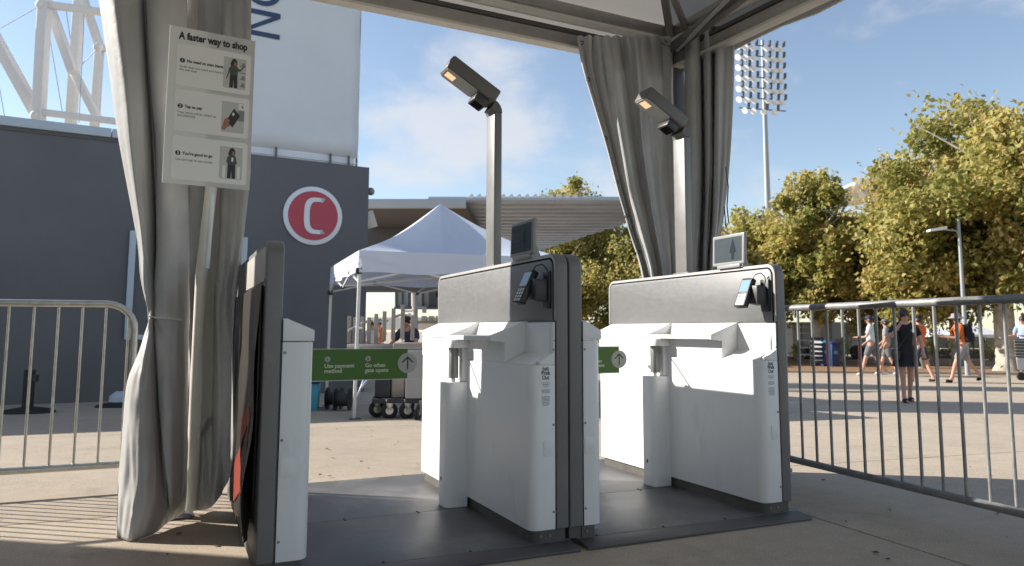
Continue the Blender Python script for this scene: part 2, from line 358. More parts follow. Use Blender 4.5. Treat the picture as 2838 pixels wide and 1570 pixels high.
def text(name, body, m, parent, org, xd, yd, size, align='LEFT', wide=1.0, bold=0.0, lift=0.0006, spacing=1.0):
    cu = bpy.data.curves.new(name, 'FONT'); cu.body = body; cu.size = size; cu.align_x = align; cu.extrude = 0.0; cu.offset = bold; cu.space_character = spacing; cu.resolution_u = 3
    to = bpy.data.objects.new('tmp_text', cu); COL.objects.link(to)
    dg = bpy.context.evaluated_depsgraph_get(); me = bpy.data.meshes.new_from_object(to.evaluated_get(dg)); bpy.data.objects.remove(to); bpy.data.curves.remove(cu)
    xd = Vector(xd).normalized(); yd = Vector(yd).normalized(); zd = xd.cross(yd); org = Vector(org)
    for v in me.vertices:
        c = v.co.copy(); v.co = org + xd * (c.x * wide) + yd * c.y + zd * lift
    me.name = name; me.materials.clear(); me.materials.append(MATS[m])
    return link(name, me, None, parent, 0)
def flat(poly, org, xd, yd, lift=0.0005):   # thin printed shape: 2d polygon on a surface
    xd = Vector(xd).normalized(); yd = Vector(yd).normalized(); zd = xd.cross(yd); org = Vector(org)
    mb = MB(); mb.add([org + xd * a + yd * b + zd * lift for a, b in poly], [tuple(range(len(poly)))]); return mb
def disc(cx, cy, r, n=28): return [(cx + r * math.cos(2 * math.pi * k / n), cy + r * math.sin(2 * math.pi * k / n)) for k in range(n)]
def copy_tree(o, parent=None):
    c = o.copy(); COL.objects.link(c); c.parent = parent
    for ch in list(o.children): copy_tree(ch, c)
    return c

# ================================================================== GROUND
mb = MB(); G0 = -0.016
ys = [-40, -10, -4, 0, 2, 4, 5, 6, 7, 8, 10, 12, 14, 16, 18, 20, 22, 26, 40, 80, 300, 900]
xs = [-900, -300, -80, -30, -15, -8, -4, -2, 0, 2, 4, 6, 8, 10, 12, 16, 20, 26, 40, 80, 300, 900]
mb.sheet([[Vector((x, y, gz(x, y) + G0)) for x in xs] for y in ys])
ground = struct('ground', mb, 'concrete', local=True)
# cast slabs, laid a little askew to the gates, with open joints between them
SL, SLX, SA = 4.5, 5.6, R(-3.1)
sa, ca = math.sin(SA), math.cos(SA); o0 = Vector((3.13, 4.48, 0))
for i in range(-3, 7):
    for j in range(-2, 6):
        g = 0.007; n = 6; rows = []
        for b in range(n + 1):
            row = []
            for a in range(n + 1):
                lx = i * SLX + g + (SLX - 2 * g) * a / n; ly = j * SL + g + (SL - 2 * g) * b / n
                x = o0.x + lx * ca - ly * sa; y = o0.y + lx * sa + ly * ca; row.append(Vector((x, y, gz(x, y))))
            rows.append(row)
        mb = MB(); mb.sheet(rows); ne = []
        rim = [rows[0][k] for k in range(n)] + [rows[k][n] for k in range(n)] + [rows[n][n - k] for k in range(n)] + [rows[n - k][0] for k in range(n)]
        low = [p - Vector((0, 0, 0.014)) for p in rim]; m4 = len(rim)
        mb.add(rim + low, [(k, (k + 1) % m4, m4 + (k + 1) % m4, m4 + k) for k in range(m4)])
        obj('slab', mb, 'concrete', ground, smooth=20)
# planting bed under the trees, with a low edge
bed = []
e0, e1 = gg(1990, 1031), gg(3050, 1042)
dv = (e1 - e0).normalized(); nv = Vector((-dv.y, dv.x, 0)); 
mb = MB(); A = [e0 + dv * -12, e1 + dv * 6, e1 + dv * 6 + nv * 16, e0 + dv * -12 + nv * 16]
mb.add([Vector((p.x, p.y, -0.345)) for p in A], [(0, 1, 2, 3)])
struct('planting_bed', mb, 'mulch')
mb = MB(); mb.bar(Vector((A[0].x, A[0].y, -0.34)) - nv * 0.08, Vector((A[1].x, A[1].y, -0.34)) - nv * 0.08, 0.15, 0.08)
struct('bed_kerb', mb, 'concrete')

# ================================================================== FLOOR PLATES
PLT = 0.03
def floor_plate(x0, x1, label):
    t = thing('floor_plate', label, 'floor plate', ((x0 + x1) / 2, 4.08, 0), group='floor plates of the two lanes')
    obj('plate', MB().box(x0, x1, 3.176, 3.962, 0.002, PLT), 'plate', t, bev=0.002)
    obj('plate', MB().box(x0, x1, 3.966, 5.0, 0.002, PLT), 'plate', t, bev=0.002)
    f = lambda a, b, wd: (wd, a, b)
    obj('ramp_edge', MB().prism([(3.174, PLT - 0.001), (3.174, 0.002), (3.075, 0.002), (3.075, 0.012)], f, x0, x1), 'plate_ramp', t, bev=0.0015)
    obj('ramp_edge', MB().prism([(5.002, PLT - 0.001), (5.002, 0.002), (5.075, 0.002), (5.075, 0.010)], f, x0, x1), 'plate_ramp', t, bev=0.0015)
    k = 0
    for yy in (3.186, 3.95, 3.98):
        for i in range(4):
            xx = x0 + 0.10 + (x1 - x0 - 0.2) * i / 3
            obj('bolt', MB().lathe([(0.007, PLT), (0.007, PLT + 0.0015), (0.004, PLT + 0.002)], (xx, yy, 0), 10), 'gasket', t)
    return t
floor_plate(0.34, 1.662, 'dark grey floor plate of the lane with the whole green gate sign')
floor_plate(1.70, 3.0, 'dark grey floor plate of the lane beside the right steel barrier')

# ================================================================== GATE CABINETS
Y0, Y1, YB, TOP = 3.165, 4.905, 4.83, 1.32
SEAM = 0.917
def cabinet(px0, px1, bx, s, label, full=False):
    """panel from px0 to px1; body from the panel to bx, on side s"""
    pin = px0 if s < 0 else px1           # where the body meets the panel
    t = thing('gate_cabinet', label, 'gate cabinet', ((px0 + px1) / 2, 4.0, 0), group='gate cabinets')
    f = lambda a, b, wd: (wd, a, b)
    # upright dark panel with rounded top corners
    pa, pb = px0 + 0.0015, px1 - 0.0015
    prof = rrect(Y0, Y1, 0.083, TOP, 0.065, 8, (0, 0, 1, 1))
    fr = obj('panel', MB().prism(prof, f, pa, pb), 'frame_grey', t, bev=0.006, seg=3)
    obj('plinth', MB().box(min(pin, pin) - (0.062 if s > 0 else 0), pin + (0.055 if s < 0 else 0), Y0 + 0.02, Y1 - 0.03, PLT, 0.0825), 'plinth', t)
    # body: plan outline with a rounded near corner
    def plan(xo, r=0.045, y1=YB, y0=Y0):
        c = [(pin, y0)]; n = 8
        c += [(xo - s * r + s * r * math.sin(R(90 * i / n)), y0 + r - r * math.cos(R(90 * i / n))) for i in range(n + 1)]
        c += [(xo - s * 0.02 + s * 0.02 * math.cos(R(90 * i / 4)), y1 - 0.02 + 0.02 * math.sin(R(90 * i / 4))) for i in range(5)]
        return c + [(pin, y1)]
    h = lambda a, b, wd: (a, b, wd)
    obj('plinth', MB().prism(plan(bx - s * 0.018, 0.05, YB - 0.015, Y0 + 0.014), h, PLT, 0.0835), 'plinth', t)
    for k in range(2): obj('bolt', MB().lathe([(0.006, 0), (0.006, 0.003)], (0, 0, 0), 10), 'screw', t).matrix_basis = Matrix.Translation((pin + s * (0.025 + 0.045 * k), Y0 + 0.0135, 0.056)) @ Matrix.Rotation(R(90), 4, 'X')
    # cap profile (x offset from panel, z)
    wb = abs(bx - pin)
    X = lambda a: pin + s * a
    cap = [(0, SEAM + 0.002), (wb, SEAM + 0.002), (wb, 0.962), (wb - 0.012, 0.968), (0.02, 1.008), (0, 1.008)]
    fy = lambda a, b, wd: (X(a), wd, b)
    if not full:
        obj('body', MB().prism(plan(bx), h, 0.0835, SEAM - 0.001), 'white_powder', t, bev=0.003)
        obj('cap', MB().prism(cap, fy, Y0 + 0.001, YB), 'white_powder', t, bev=0.004, seg=3)
    else:
        YN, YT = 3.47, 4.10                # notch end and tray end
        obj('body', MB().prism(plan(bx), h, 0.0835, 0.806), 'white_powder', t, bev=0.003)
        b2 = MB().prism([(X(0), YN), (X(wb), YN), (X(wb), YB), (X(0), YB)], h, 0.8062, SEAM - 0.001)
        obj('body', b2, 'white_powder', t, bev=0.002)
        obj('cap', MB().prism(cap, fy, YT, YB), 'white_powder', t, bev=0.004, seg=3)
        # tray: lip, floor, sloped back, end walls
        lip = wb + 0.078
        tr_ = obj('tray', MB().prism(rrect(min(X(0.001), X(lip)), max(X(0.001), X(lip)), YN, YT - 0.001, 0.02, 4, (1, 0, 0, 1) if s < 0 else (0, 1, 1, 0)), h, SEAM - 0.004, 0.937), 'white_powder', t, bev=0.003)
        obj('back_wall', MB().prism([(0, 0.9375), (0.045, 0.9375), (0.012, 1.006), (0, 1.006)], fy, YN + 0.012, YT - 0.002), 'white_powder', tr_, bev=0.002)
        obj('end_wall', MB().prism([(0, 0.9375), (lip - 0.004, 0.9375), (0.012, 1.007), (0, 1.007)], fy, YT - 0.0015, YT + 0.010), 'white_powder', tr_)
        obj('end_wall', MB().prism([(0, 0.808), (wb + 0.001, 0.808), (wb + 0.001, 0.905), (lip - 0.003, 0.912), (lip - 0.003, 0.939), (0.012, 1.007), (0, 1.007)], fy, YN - 0.006, YN + 0.010), 'white_powder', tr_, bev=0.0015)
        # notch: sloping floor, back and near pillar
        fl = [(0, 0.8065), (wb, 0.8065), (wb, 0.809), (0.022, 0.856), (0.012, 1.0), (0, 1.0)]
        obj('notch_floor', MB().prism(fl, fy, Y0 + 0.034, YN - 0.0065), 'white_powder', t, bev=0.002)
        # near edge of the notch follows the rounded corner
        obj('notch_floor', MB().prism([(0, 0.8065), (wb - 0.045, 0.8065), (wb - 0.045, 0.822), (0.024, 0.8545), (0.011, 0.862), (0.011, 1.0), (0, 1.0)], fy, Y0 + 0.0005, Y0 + 0.0335), 'white_powder', t, bev=0.002)
        obj('seam', MB().box(*sorted((X(0.0115), X(-0.0))), Y0 - 0.0006, Y0 + 0.002, SEAM - 0.002, SEAM + 0.002), 'seam_dark', t)
    # screws and hatch on the near face
    for z in (0.16, 0.54, 0.875):
        obj('screw', MB().lathe([(0.0055, 0), (0.0055, 0.002), (0.003, 0.0028)], (0, 0, 0), 10), 'screw', t).matrix_basis = Matrix.Translation((pin + s * 0.013, Y0 - 0.0005, z)) @ Matrix.Rotation(R(90), 4, 'X')
    hx = sorted((pin + s * 0.010, pin + s * 0.062))
    hp = rrect(hx[0], hx[1], 0.40, 0.475, 0.012, 4)
    ff = lambda a, b, wd: (a, wd, b)
    obj('hatch', MB().prism(hp, ff, Y0 - 0.0035, Y0 + 0.004), 'white_powder', t, bev=0.0015)
    obj('gasket_line', MB().box(*sorted((pin + s * 0.0003, pin + s * 0.0038)), Y0 - 0.0012, Y0 + 0.01, 0.084, 1.004), 'gasket', t)
    # silver inset on the lane face of the panel
    fo = px0 if s < 0 else px1
    def ring(mbn, d0, d1, lift, matn, nm, par):
        o_ = rrect(Y0 + d0, Y1 - d0, 1.009, TOP - d0, max(0.012, 0.065 - d0), 8, (0, 0, 1, 1)); x_ = fo + s * lift
        obj(nm, MB().prism(o_, f, *sorted((fo - s * 0.004, x_))), matn, par, bev=0.0008)
    ring(None, 0.0035, 0, 0.0003, 'rim_grey', 'rim', t)
    ring(None, 0.018, 0, 0.0010, 'gasket', 'gasket_line', t)
    ring(None, 0.028, 0, 0.0030, 'silver_panel', 'inset_panel', t)
    return t, pin, X, wb

def lamp_terminal_screen(t, px0, px1, pin, s, wb, X, lit=True):
    xc = (px0 + px1) / 2 + 0.006
    # square lamp post, bent over the lane, with lamp head
    yp0, yp1 = 3.962, 4.085
    pw = 0.024
    pole = obj('lamp_post', MB().box(xc - pw, xc + pw, yp0, yp1, TOP - 0.004, 2.198), 'pole_grey', t, bev=0.007, seg=3)
    obj('foot_plate', MB().box(xc - 0.03, xc + 0.03, yp0 - 0.02, yp1 + 0.02, TOP - 0.002, TOP + 0.006), 'frame_grey', t, bev=0.002)
    # elbow
    mb = MB(); pts = []
    for i in range(9):
        a = R(59 * i / 8); cxp, czp = xc - 0.055, 2.197
        pts.append((cxp, czp, a))
    rows = []
    for cxp, czp, a in pts:
        ro, ri = 0.055 + pw, 0.055 - pw
        rows.append([Vector((cxp + r_ * math.cos(a), y_, czp + r_ * math.sin(a))) for r_, y_ in ((ro, yp0), (ro, yp1), (ri, yp1), (ri, yp0), (ro, yp0))])
    mb.sheet(rows); obj('elbow', mb, 'lamp_grey', t, smooth=50)
    d = Vector((-0.857, 0, 0.515)); nrm = Vector((0.515, 0, 0.857))      # along the head, and its top side
    hc = Vector((xc - 0.145, (yp0 + yp1) / 2 + 0.008, 2.372)) 
    hd = obj('lamp_head', MB().obox(hc, 0.335, 0.145, 0.088, d, nrm), 'lamp_grey', t, bev=0.013, seg=3)
    uc = hc - nrm * 0.0445 + d * 0.052
    mb = MB(); ax, ay = d, Vector((0, 1, 0))
    mb.prism(rrect(-0.105, 0.105, -0.066, 0.066, 0.02, 4), lambda a, b, wd: uc + ax * a + ay * b - nrm * wd, -0.002, 0.003)
    obj('lamp_cover', mb, 'lamp_under', hd)
    lc = uc + d * 0.062
    mb = MB(); mb.prism([(-0.029, -0.033), (0.029, -0.033), (0.029, 0.033), (-0.029, 0.033)], lambda a, b, wd: lc + ax * a + ay * b - nrm * wd, 0.0031, 0.0042)
    obj('light_panel', mb, 'lamp_glow', hd)
    bc = hc - nrm * 0.066 - d * 0.098
    obj('sensor_block', MB().obox(bc, 0.085, 0.118, 0.05, d, nrm), 'dark_plastic', hd, bev=0.008)
    obj('sensor_window', MB().obox(bc - nrm * 0.0255, 0.062, 0.085, 0.004, d, nrm), 'gasket', hd)
    # tablet screen on the top edge
    xs_ = pin + 0.006
    sc = obj('tablet', MB().obox((xs_, 3.54, 1.425), 0.28, 0.022, 0.178, (0, 1, 0), (0.03, 0, 1)), 'screen_bezel', t, bev=0.006)
    nx = Vector((-1, 0, 0.03)).normalized(); upv = Vector((0.03, 0, 1)).normalized(); yd = Vector((0, -1, 0)); o_ = Vector((xs_, 3.54, 1.425)) + nx * 0.0113
    obj('bezel', flat(rrect(-0.134, 0.134, -0.083, 0.083, 0.006, 3), o_, yd, upv, 0.0004), 'ink_grey', sc, smooth=0)
    obj('display', flat([(-0.122, -0.071), (0.122, -0.071), (0.122, 0.071), (-0.122, 0.071)], o_, yd, upv, 0.0010), 'screen_glass', sc, smooth=0)
    fig = [(-0.013, -0.06), (0.013, -0.06), (0.013, -0.02), (0.03, -0.02), (0.02, 0.012), (0.0, 0.062), (-0.02, 0.012), (-0.03, -0.02), (-0.013, -0.02)]
    obj('display_arrow', flat([(a + 0.045, b) for a, b in fig], o_, yd, upv, 0.0014), 'screen_ink', sc, smooth=0)
    for i, (ln, yy) in enumerate(((0.10, 0.045), (0.085, 0.033), (0.095, 0.012), (0.06, 0.0), (0.08, -0.02))):
        obj('display_line', flat([(-0.105, yy - 0.003), (-0.105 + ln, yy - 0.003), (-0.105 + ln, yy + 0.003), (-0.105, yy + 0.003)], o_, yd, upv, 0.0014), 'screen_ink_pale', sc, smooth=0)
    f = lambda a, b, wd: (a, wd, b)
    obj('stand', MB().prism([(xs_ - 0.012, TOP - 0.003), (xs_ + 0.045, TOP - 0.003), (xs_ + 0.016, 1.385), (xs_ + 0.008, 1.385)], f, 3.42, 3.44), 'screen_bezel', sc)
    obj('stand', MB().prism([(xs_ - 0.022, TOP - 0.002), (xs_ + 0.02, TOP - 0.002), (xs_ + 0.02, 1.338), (xs_ - 0.022, 1.338)], f, 3.43, 3.63), 'screen_bezel', sc, bev=0.003)
    # payment terminal on a bracket
    br = obj('terminal_bracket', MB().box(pin - 0.018, pin - 0.0032, 3.200, 3.265, 1.062, 1.236), 'black_plastic', t, bev=0.005)
    obj('bracket_arm', MB().hexa([(pin - 0.075, 3.225, 1.10), (pin - 0.016, 3.215, 1.095), (pin - 0.016, 3.295, 1.095), (pin - 0.075, 3.325, 1.11), (pin - 0.075, 3.225, 1.20), (pin - 0.016, 3.215, 1.20), (pin - 0.016, 3.295, 1.20), (pin - 0.075, 3.325, 1.21)]), 'dark_plastic', br, bev=0.006)
    cen = Vector((pin - 0.088, 3.305, 1.163)); fd = Vector((-0.86, -0.10, 0.42)).normalized(); upt = (Vector((0, 0, 1)) - fd * fd.z).normalized(); rt = upt.cross(fd)
    tm = obj('card_terminal', MB().obox(cen, 0.080, 0.034, 0.172, rt, upt), 'black_plastic', t, bev=0.007, seg=3)
    nn = rt.cross(upt); 
    if nn.dot(fd) < 0: rt = -rt
    so_ = cen + fd * 0.0172
    obj('display', flat([(-0.032, 0.0), (0.032, 0.0), (0.032, 0.072), (-0.032, 0.072)], so_, rt, upt, 0.0008), 'term_screen', tm, smooth=0)
    for i in range(3):
        for j in range(4):
            a = -0.027 + i * 0.0205; b = -0.078 + j * 0.0172
            obj('key', flat([(a, b), (a + 0.015, b), (a + 0.015, b + 0.012), (a, b + 0.012)], so_, rt, upt, 0.0010), 'key_white', tm, smooth=0)
    cb = [Vector((pin - 0.07, 3.27, 1.235)), Vector((pin - 0.06, 3.25, 1.262)), Vector((pin - 0.035, 3.235, 1.27)), Vector((pin - 0.014, 3.23, 1.25)), Vector((pin - 0.010, 3.23, 1.235))]
    obj('cable', MB().path(cb, 0.003, 8), 'black_plastic', tm)

def gate_arm(t, X, wb, pin, span):
    # hinge bollard with the swinging glass leaf
    h = lambda a, b, wd: (a, b, wd)
    bx0, bx1 = X(wb + 0.122), X(wb - 0.004)
    bo = obj('bollard', MB().prism(rrect(bx0, bx1, 3.975, 4.115, 0.04, 6, (1, 0, 0, 1)), h, PLT, 0.685), 'white_powder', t, bev=0.006, seg=3)
    obj('keyhole', MB().box(X(wb + 0.1235), X(wb + 0.120), 4.040, 4.052, 0.165, 0.185), 'gasket', bo)
    obj('bollard_cap', MB().prism(rrect(X(wb + 0.108), bx1 + 0.0, 3.955, 4.12, 0.035, 6, (1, 0, 0, 1)), h, 0.868, SEAM - 0.005), 'white_powder', t, bev=0.004)
    gx0, gx1 = X(wb + 0.088), X(wb + 0.040)
    obj('hinge_post', MB().prism(rrect(gx0, gx1, 4.005, 4.06, 0.018, 5), h, 0.705, 0.868), 'pole_grey', t, bev=0.002)
    obj('hinge_pin', MB().tube((X(wb + 0.064), 4.033, 0.68), (X(wb + 0.064), 4.033, 0.71), 0.011), 'chrome', t)
    obj('back_rail', MB().box(X(wb + 0.028), X(wb - 0.003), 3.995, 4.075, 0.686, 0.868), 'white_powder', t, bev=0.004)
    obj('lock', MB().lathe([(0.016, 0), (0.016, 0.003), (0.008, 0.005)], (0, 0, 0), 18), 'chrome', t).matrix_basis = Matrix.Translation((X(wb), 4.19, 0.735)) @ Matrix.Rotation(R(-90), 4, 'Y')
    # glass leaf
    x0, x1 = span; ff = lambda a, b, wd: (a, wd, b)
    gl = obj('glass_leaf', MB().prism(rrect(x0, x1, 0.707, 0.868, 0.02, 4, (1, 0, 0, 1)), ff, 4.034, 4.044), 'gate_glass', t)
    for z in (0.707, 0.868): obj('glass_rim', MB().box(x0 + 0.02, x1, 4.0335, 4.0445, z - 0.0012, z + 0.0012), 'glass_edge', gl)
    y_ = 4.0325; ox = X(wb) - 0.321       # centre of the arrow disc
    sg = obj('sign_band', MB().prism(rrect(x0 + 0.006, ox, 0.7095, 0.8655, 0.014, 4, (1, 0, 0, 1)), ff, y_, y_ + 0.0012), 'green_sign', gl, smooth=0)
    def fl(nm, poly, m_, lift): return obj(nm, flat(poly, (ox, y_, 0.79), (1, 0, 0), (0, 0, 1), lift), m_, gl, smooth=0)
    fl('sign_disc', disc(0, 0, 0.053, 40), 'sign_grey', 0.0008)
    fl('sign_arrow', [(-0.004, -0.034), (0.004, -0.034), (0.004, 0.022), (0.026, 0.001), (0.031, 0.006), (0, 0.037), (-0.031, 0.006), (-0.026, 0.001), (-0.004, 0.022)], 'sign_dark', 0.0014)
    for dx, num, l1, l2 in ((-0.418, '1', 'Use payment', 'method'), (-0.211, '2', 'Go when', 'gate opens')):
        fl('sign_dot', disc(dx, 0.026, 0.0145, 24), 'sign_grey', 0.0008)
        text('sign_number', num, 'sign_dark', gl, (ox + dx - 0.0005, y_, 0.79 + 0.0195), (1, 0, 0), (0, 0, 1), 0.019, 'CENTER', bold=0.0006, lift=0.0014)
        text('sign_text', l1, 'sign_text', gl, (ox + dx - 0.0155, y_, 0.79 - 0.017), (1, 0, 0), (0, 0, 1), 0.0285, bold=0.0008, lift=0.0010)
        text('sign_text', l2, 'sign_text', gl, (ox + dx - 0.0155, y_, 0.79 - 0.043), (1, 0, 0), (0, 0, 1), 0.0285, bold=0.0008, lift=0.0010)

def decal(t, pin):
    o_ = Vector((pin - 0.052, Y0 - 0.0006, 0)); x, z = (1, 0, 0), (0, 0, 1)
    for i, wd in enumerate(('Just', 'Walk', 'Out')):
        text('decal_text', wd, 'ink', t, o_ + Vector((0, 0, 0.783 - i * 0.0205)), x, z, 0.026, 'CENTER', wide=0.82, bold=0.0005)
    text('decal_text', 'technology by', 'ink_grey', t, o_ + Vector((0, 0, 0.7255)), x, z, 0.0085, 'CENTER', wide=0.9)
    text('decal_text', 'amazon', 'ink', t, o_ + Vector((0, 0, 0.7165)), x, z, 0.0115, 'CENTER', wide=0.95)
    arc = [(0.013 * math.sin(R(a)), 0.714 - 0.0065 * math.cos(R(a)) + 0.002) for a in range(-70, 71, 14)]
    obj('decal_arc', flat(arc + [(a, b - 0.0011) for a, b in reversed(arc)], o_, x, z), 'ink', t, smooth=0)
    for blk, (z0, n) in enumerate(((0.694, 3), (0.664, 7))):
        for i in range(n):
            wl = (0.0205, 0.0215, 0.019, 0.0215, 0.0175, 0.021, 0.016)[i]; zz = z0 - i * 0.0062
            obj('decal_line', flat([(-wl, zz), (wl, zz), (wl, zz + 0.0026), (-wl, zz + 0.0026)], o_, x, z), 'ink_grey', t, smooth=0)

tL, pinL, XL, wbL = cabinet(0.321, 0.388, 0.513, +1, 'gate cabinet with a torn dark poster on its side, beside the left curtain')
tA, pinA, XA, wbA = cabinet(1.585, 1.650, 1.460, -1, 'gate cabinet with lamp post and card terminal holding the whole green gate sign', full=True)
tB, pinB, XB, wbB = cabinet(1.655, 1.722, 1.826, +1, 'gate cabinet without lamp, back to back against the middle lamp cabinet')
tR, pinR, XR, wbR = cabinet(2.892, 2.955, 2.767, -1, 'gate cabinet with lamp post and card terminal next to the right steel barrier', full=True)
lamp_terminal_screen(tA, 1.585, 1.650, pinA, -1, wbA, XA); lamp_terminal_screen(tR, 2.892, 2.955, pinR, -1, wbR, XR)
gate_arm(tA, XA, wbA, pinA, (0.555, 1.376)); gate_arm(tR, XR, wbR, pinR, (1.862, 2.683))
decal(tA, pinA); decal(tR, pinR)
# torn advertising sheet on the outer face of the left cabinet
xo = 0.321
obj('side_panel', MB().box(xo - 0.010, xo - 0.001, Y0 + 0.10, Y1 - 0.1, 0.30, 1.145), 'ad_black', tL, bev=0.002)
obj('side_panel', MB().prism(rrect(Y0 + 0.03, 4.10, 1.155, TOP - 0.028, 0.02, 4), lambda a, b, wd: (wd, a, b), xo - 0.004, xo + 0.002), 'ad_silver', tL, bev=0.001)
def sheet_x(y, z):
    i = (1.140 - z) / 0.085; j = (y - Y0 - 0.03) / 0.11; f_ = max(0, min(1, i / 11))
    return xo - (0.013 + 0.028 * math.sin(j * 1.1 + i * 0.5) ** 2 * f_ + 0.022 * f_ * max(0, 1 - j))
mb = MB(); mb.sheet([[Vector((sheet_x(Y0 + 0.03 + j * 0.055, 1.140 - i * 0.0425), Y0 + 0.03 + j * 0.055 + 0.012 * math.sin(i * 0.45), 1.140 - i * 0.0425)) for j in range(17)] for i in range(24)])
obj('torn_sheet', mb, 'ad_black', tL, smooth=60)
def inside(p, poly):
    c = False
    for (x1, y1), (x2, y2) in zip(poly, poly[1:] + poly[:1]):
        if (y1 > p[1]) != (y2 > p[1]) and p[0] < (x2 - x1) * (p[1] - y1) / (y2 - y1) + x1: c = not c
    return c
for poly in ([(3.30, 0.62), (3.36, 0.66), (3.40, 0.5), (3.36, 0.40), (3.31, 0.47)], [(3.32, 0.40), (3.38, 0.43), (3.42, 0.30), (3.37, 0.21), (3.33, 0.28)], [(3.45, 0.70), (3.62, 0.60), (3.70, 0.42), (3.62, 0.30), (3.57, 0.48)], [(3.6, 0.32), (3.78, 0.44), (3.9, 0.25), (3.74, 0.21)]):
    st_ = 0.012; mb = MB()
    for a in range(60):
        for b in range(50):
            y_, z_ = 3.28 + a * st_, 0.20 + b * st_
            if inside((y_ + st_ / 2, z_ + st_ / 2), poly): mb.add([(sheet_x(yy, zz) - 0.0025, yy, zz) for yy, zz in ((y_, z_), (y_ + st_, z_), (y_ + st_, z_ + st_), (y_, z_ + st_))], [(0, 1, 2, 3)])
    if mb.f: obj('red_graphic', mb, 'ad_red', tL, smooth=0)

# ================================================================== FRAME TENT
ta = Vector((0.998, 0.061, 0)); tb = Vector((-0.061, 0.998, 0))
PR = Vector((3.28, 4.60, 0)); BAY = 3.06
EAVE = 3.10
tent = thing('frame_tent', 'large beige frame tent with aluminium beams over the gates', 'tent', PR - ta * BAY - tb * BAY)
posts = [PR, Vector((0.02, 4.55, 0)), PR - ta * 2 * BAY, PR - tb * BAY, PR - tb * 2 * BAY, PR - ta * 2 * BAY - tb * 2 * BAY, PR - ta * BAY - tb * 2 * BAY, PR - ta * 2 * BAY - tb * BAY]
for i, p in enumerate(posts):
    w_ = 0.125 if i == 0 else 0.06
    po = obj('post', MB().obox(p + Vector((0, 0, EAVE / 2)), w_, w_, EAVE, ta), 'aluminium_dark' if i == 0 else 'aluminium', tent, bev=0.008)
    obj('base_plate', MB().obox(p + Vector((0, 0, 0.006)), 0.22, 0.22, 0.011, ta), 'aluminium_dark', po)
PL2 = PR - ta * 2 * BAY
def rails(p, q, inward):
    n_ = Vector(inward)
    def seg(nm, z, hh, wd, m_, off=0.0, bev=0.004):
        obj(nm, MB().bar(p + n_ * off + Vector((0, 0, z)), q + n_ * off + Vector((0, 0, z)), wd, hh), m_, tent, bev=bev)
    seg('beam', 2.945, 0.080, 0.062, 'aluminium')
    seg('beam_lip', 2.893, 0.020, 0.085, 'bone_tube', 0.004)
    seg('curtain_track', 3.008, 0.030, 0.030, 'aluminium_dark', 0.02)
    seg('beam', 3.15, 0.075, 0.07, 'aluminium', 0.03)
    obj('tube', MB().tube(p + n_ * 0.05 + Vector((0, 0, 3.075)), q + n_ * 0.05 + Vector((0, 0, 3.075)), 0.028, 12), 'bone_tube', tent)
rails(PR - ta * 0.05, PL2, -tb); rails(PR - tb * 0.05, PR - tb * 2 * BAY, -ta)
rails(PL2 - tb * 0.05, PL2 - tb * 2 * BAY, ta); rails(PR - tb * 2 * BAY - ta * 0.05, PL2 - tb * 2 * BAY + ta * 0.05, tb)
# corner plate and clamps
obj('corner_plate', MB().bar(PR - ta * 0.33 - tb * 0.040 + Vector((0, 0, 2.945)), PR - ta * 0.03 - tb * 0.040 + Vector((0, 0, 2.945)), 0.012, 0.095), 'aluminium_dark', tent, bev=0.002)
for k in (0.09, 0.27):
    obj('bolt', MB().ball(PR - ta * k - tb * 0.048 + Vector((0, 0, 2.955)), 0.012), 'chrome', tent)
obj('clamp', MB().tube(PR - ta * 0.16 - tb * 0.09 + Vector((0, 0, 3.06)), PR - ta * 0.05 - tb * 0.06 + Vector((0, 0, 3.03)), 0.018, 10), 'chrome', tent)
obj('clamp', MB().tube(PR - ta * 0.10 - tb * 0.10 + Vector((0, 0, 3.02)), PR - ta * 0.10 - tb * 0.06 + Vector((0, 0, 3.10)), 0.015, 10), 'chrome', tent)
# roof: hip fabric, rafters
ctr = PR - ta * BAY - tb * BAY; PEAK = 5.1
e_ = 0.06; Z = lambda z: Vector((0, 0, z))
crn = [PR + ta * e_ + tb * e_, PL2 - ta * e_ + tb * e_, PL2 - tb * 2 * BAY - ta * e_ - tb * e_, PR - tb * 2 * BAY + ta * e_ - tb * e_]
mb = MB()
for k in range(4):
    a, b = crn[k] + Z(3.20), crn[(k + 1) % 4] + Z(3.20); top_ = ctr + Z(PEAK); rows = []
    for i in range(9):
        t_ = i / 8; row = []
        for j in range(9):
            p = a.lerp(b, j / 8).lerp(top_, t_ * 0.999); p.z -= 0.10 * math.sin(math.pi * t_) * (0.6 + 0.4 * math.sin(math.pi * j / 8)); row.append(p)
        rows.append(row)
    mb.sheet(rows)
cn = obj('canopy', mb, 'canopy_vinyl', tent, smooth=40)
for k in range(4):                       # valance skirts outside the beams
    a, b = crn[k], crn[(k + 1) % 4]; rows = []; n_ = (b - a).cross(Vector((0, 0, 1))).normalized()
    for i, (z, off) in enumerate(((3.205, 0.0), (3.10, 0.03), (2.98, 0.045), (2.90, 0.05))):
        rows.append([a.lerp(b, j / 24) + Z(z + 0.006 * math.sin(j * 1.9) * (i == 3)) + n_ * (off if k == 3 else off) * (1 + 0.3 * math.sin(j * 2.1)) for j in range(25)])
    if k == 0: m2 = MB(); m2.sheet([[p + Z(0.075 if i > 1 else 0) for p in r] for i, r in enumerate(rows)]); obj('valance', m2, 'canopy_vinyl', cn, smooth=50)
    if k == 3:                           # only the side by the right barrier has its skirt let down
        m2 = MB(); m2.sheet(rows); obj('valance', m2, 'canopy_vinyl', cn, smooth=50)
        obj('hem_rope', MB().path([p - Z(0.004) for p in rows[-1]], 0.008, 8), 'vinyl_hem_sunlit', cn)
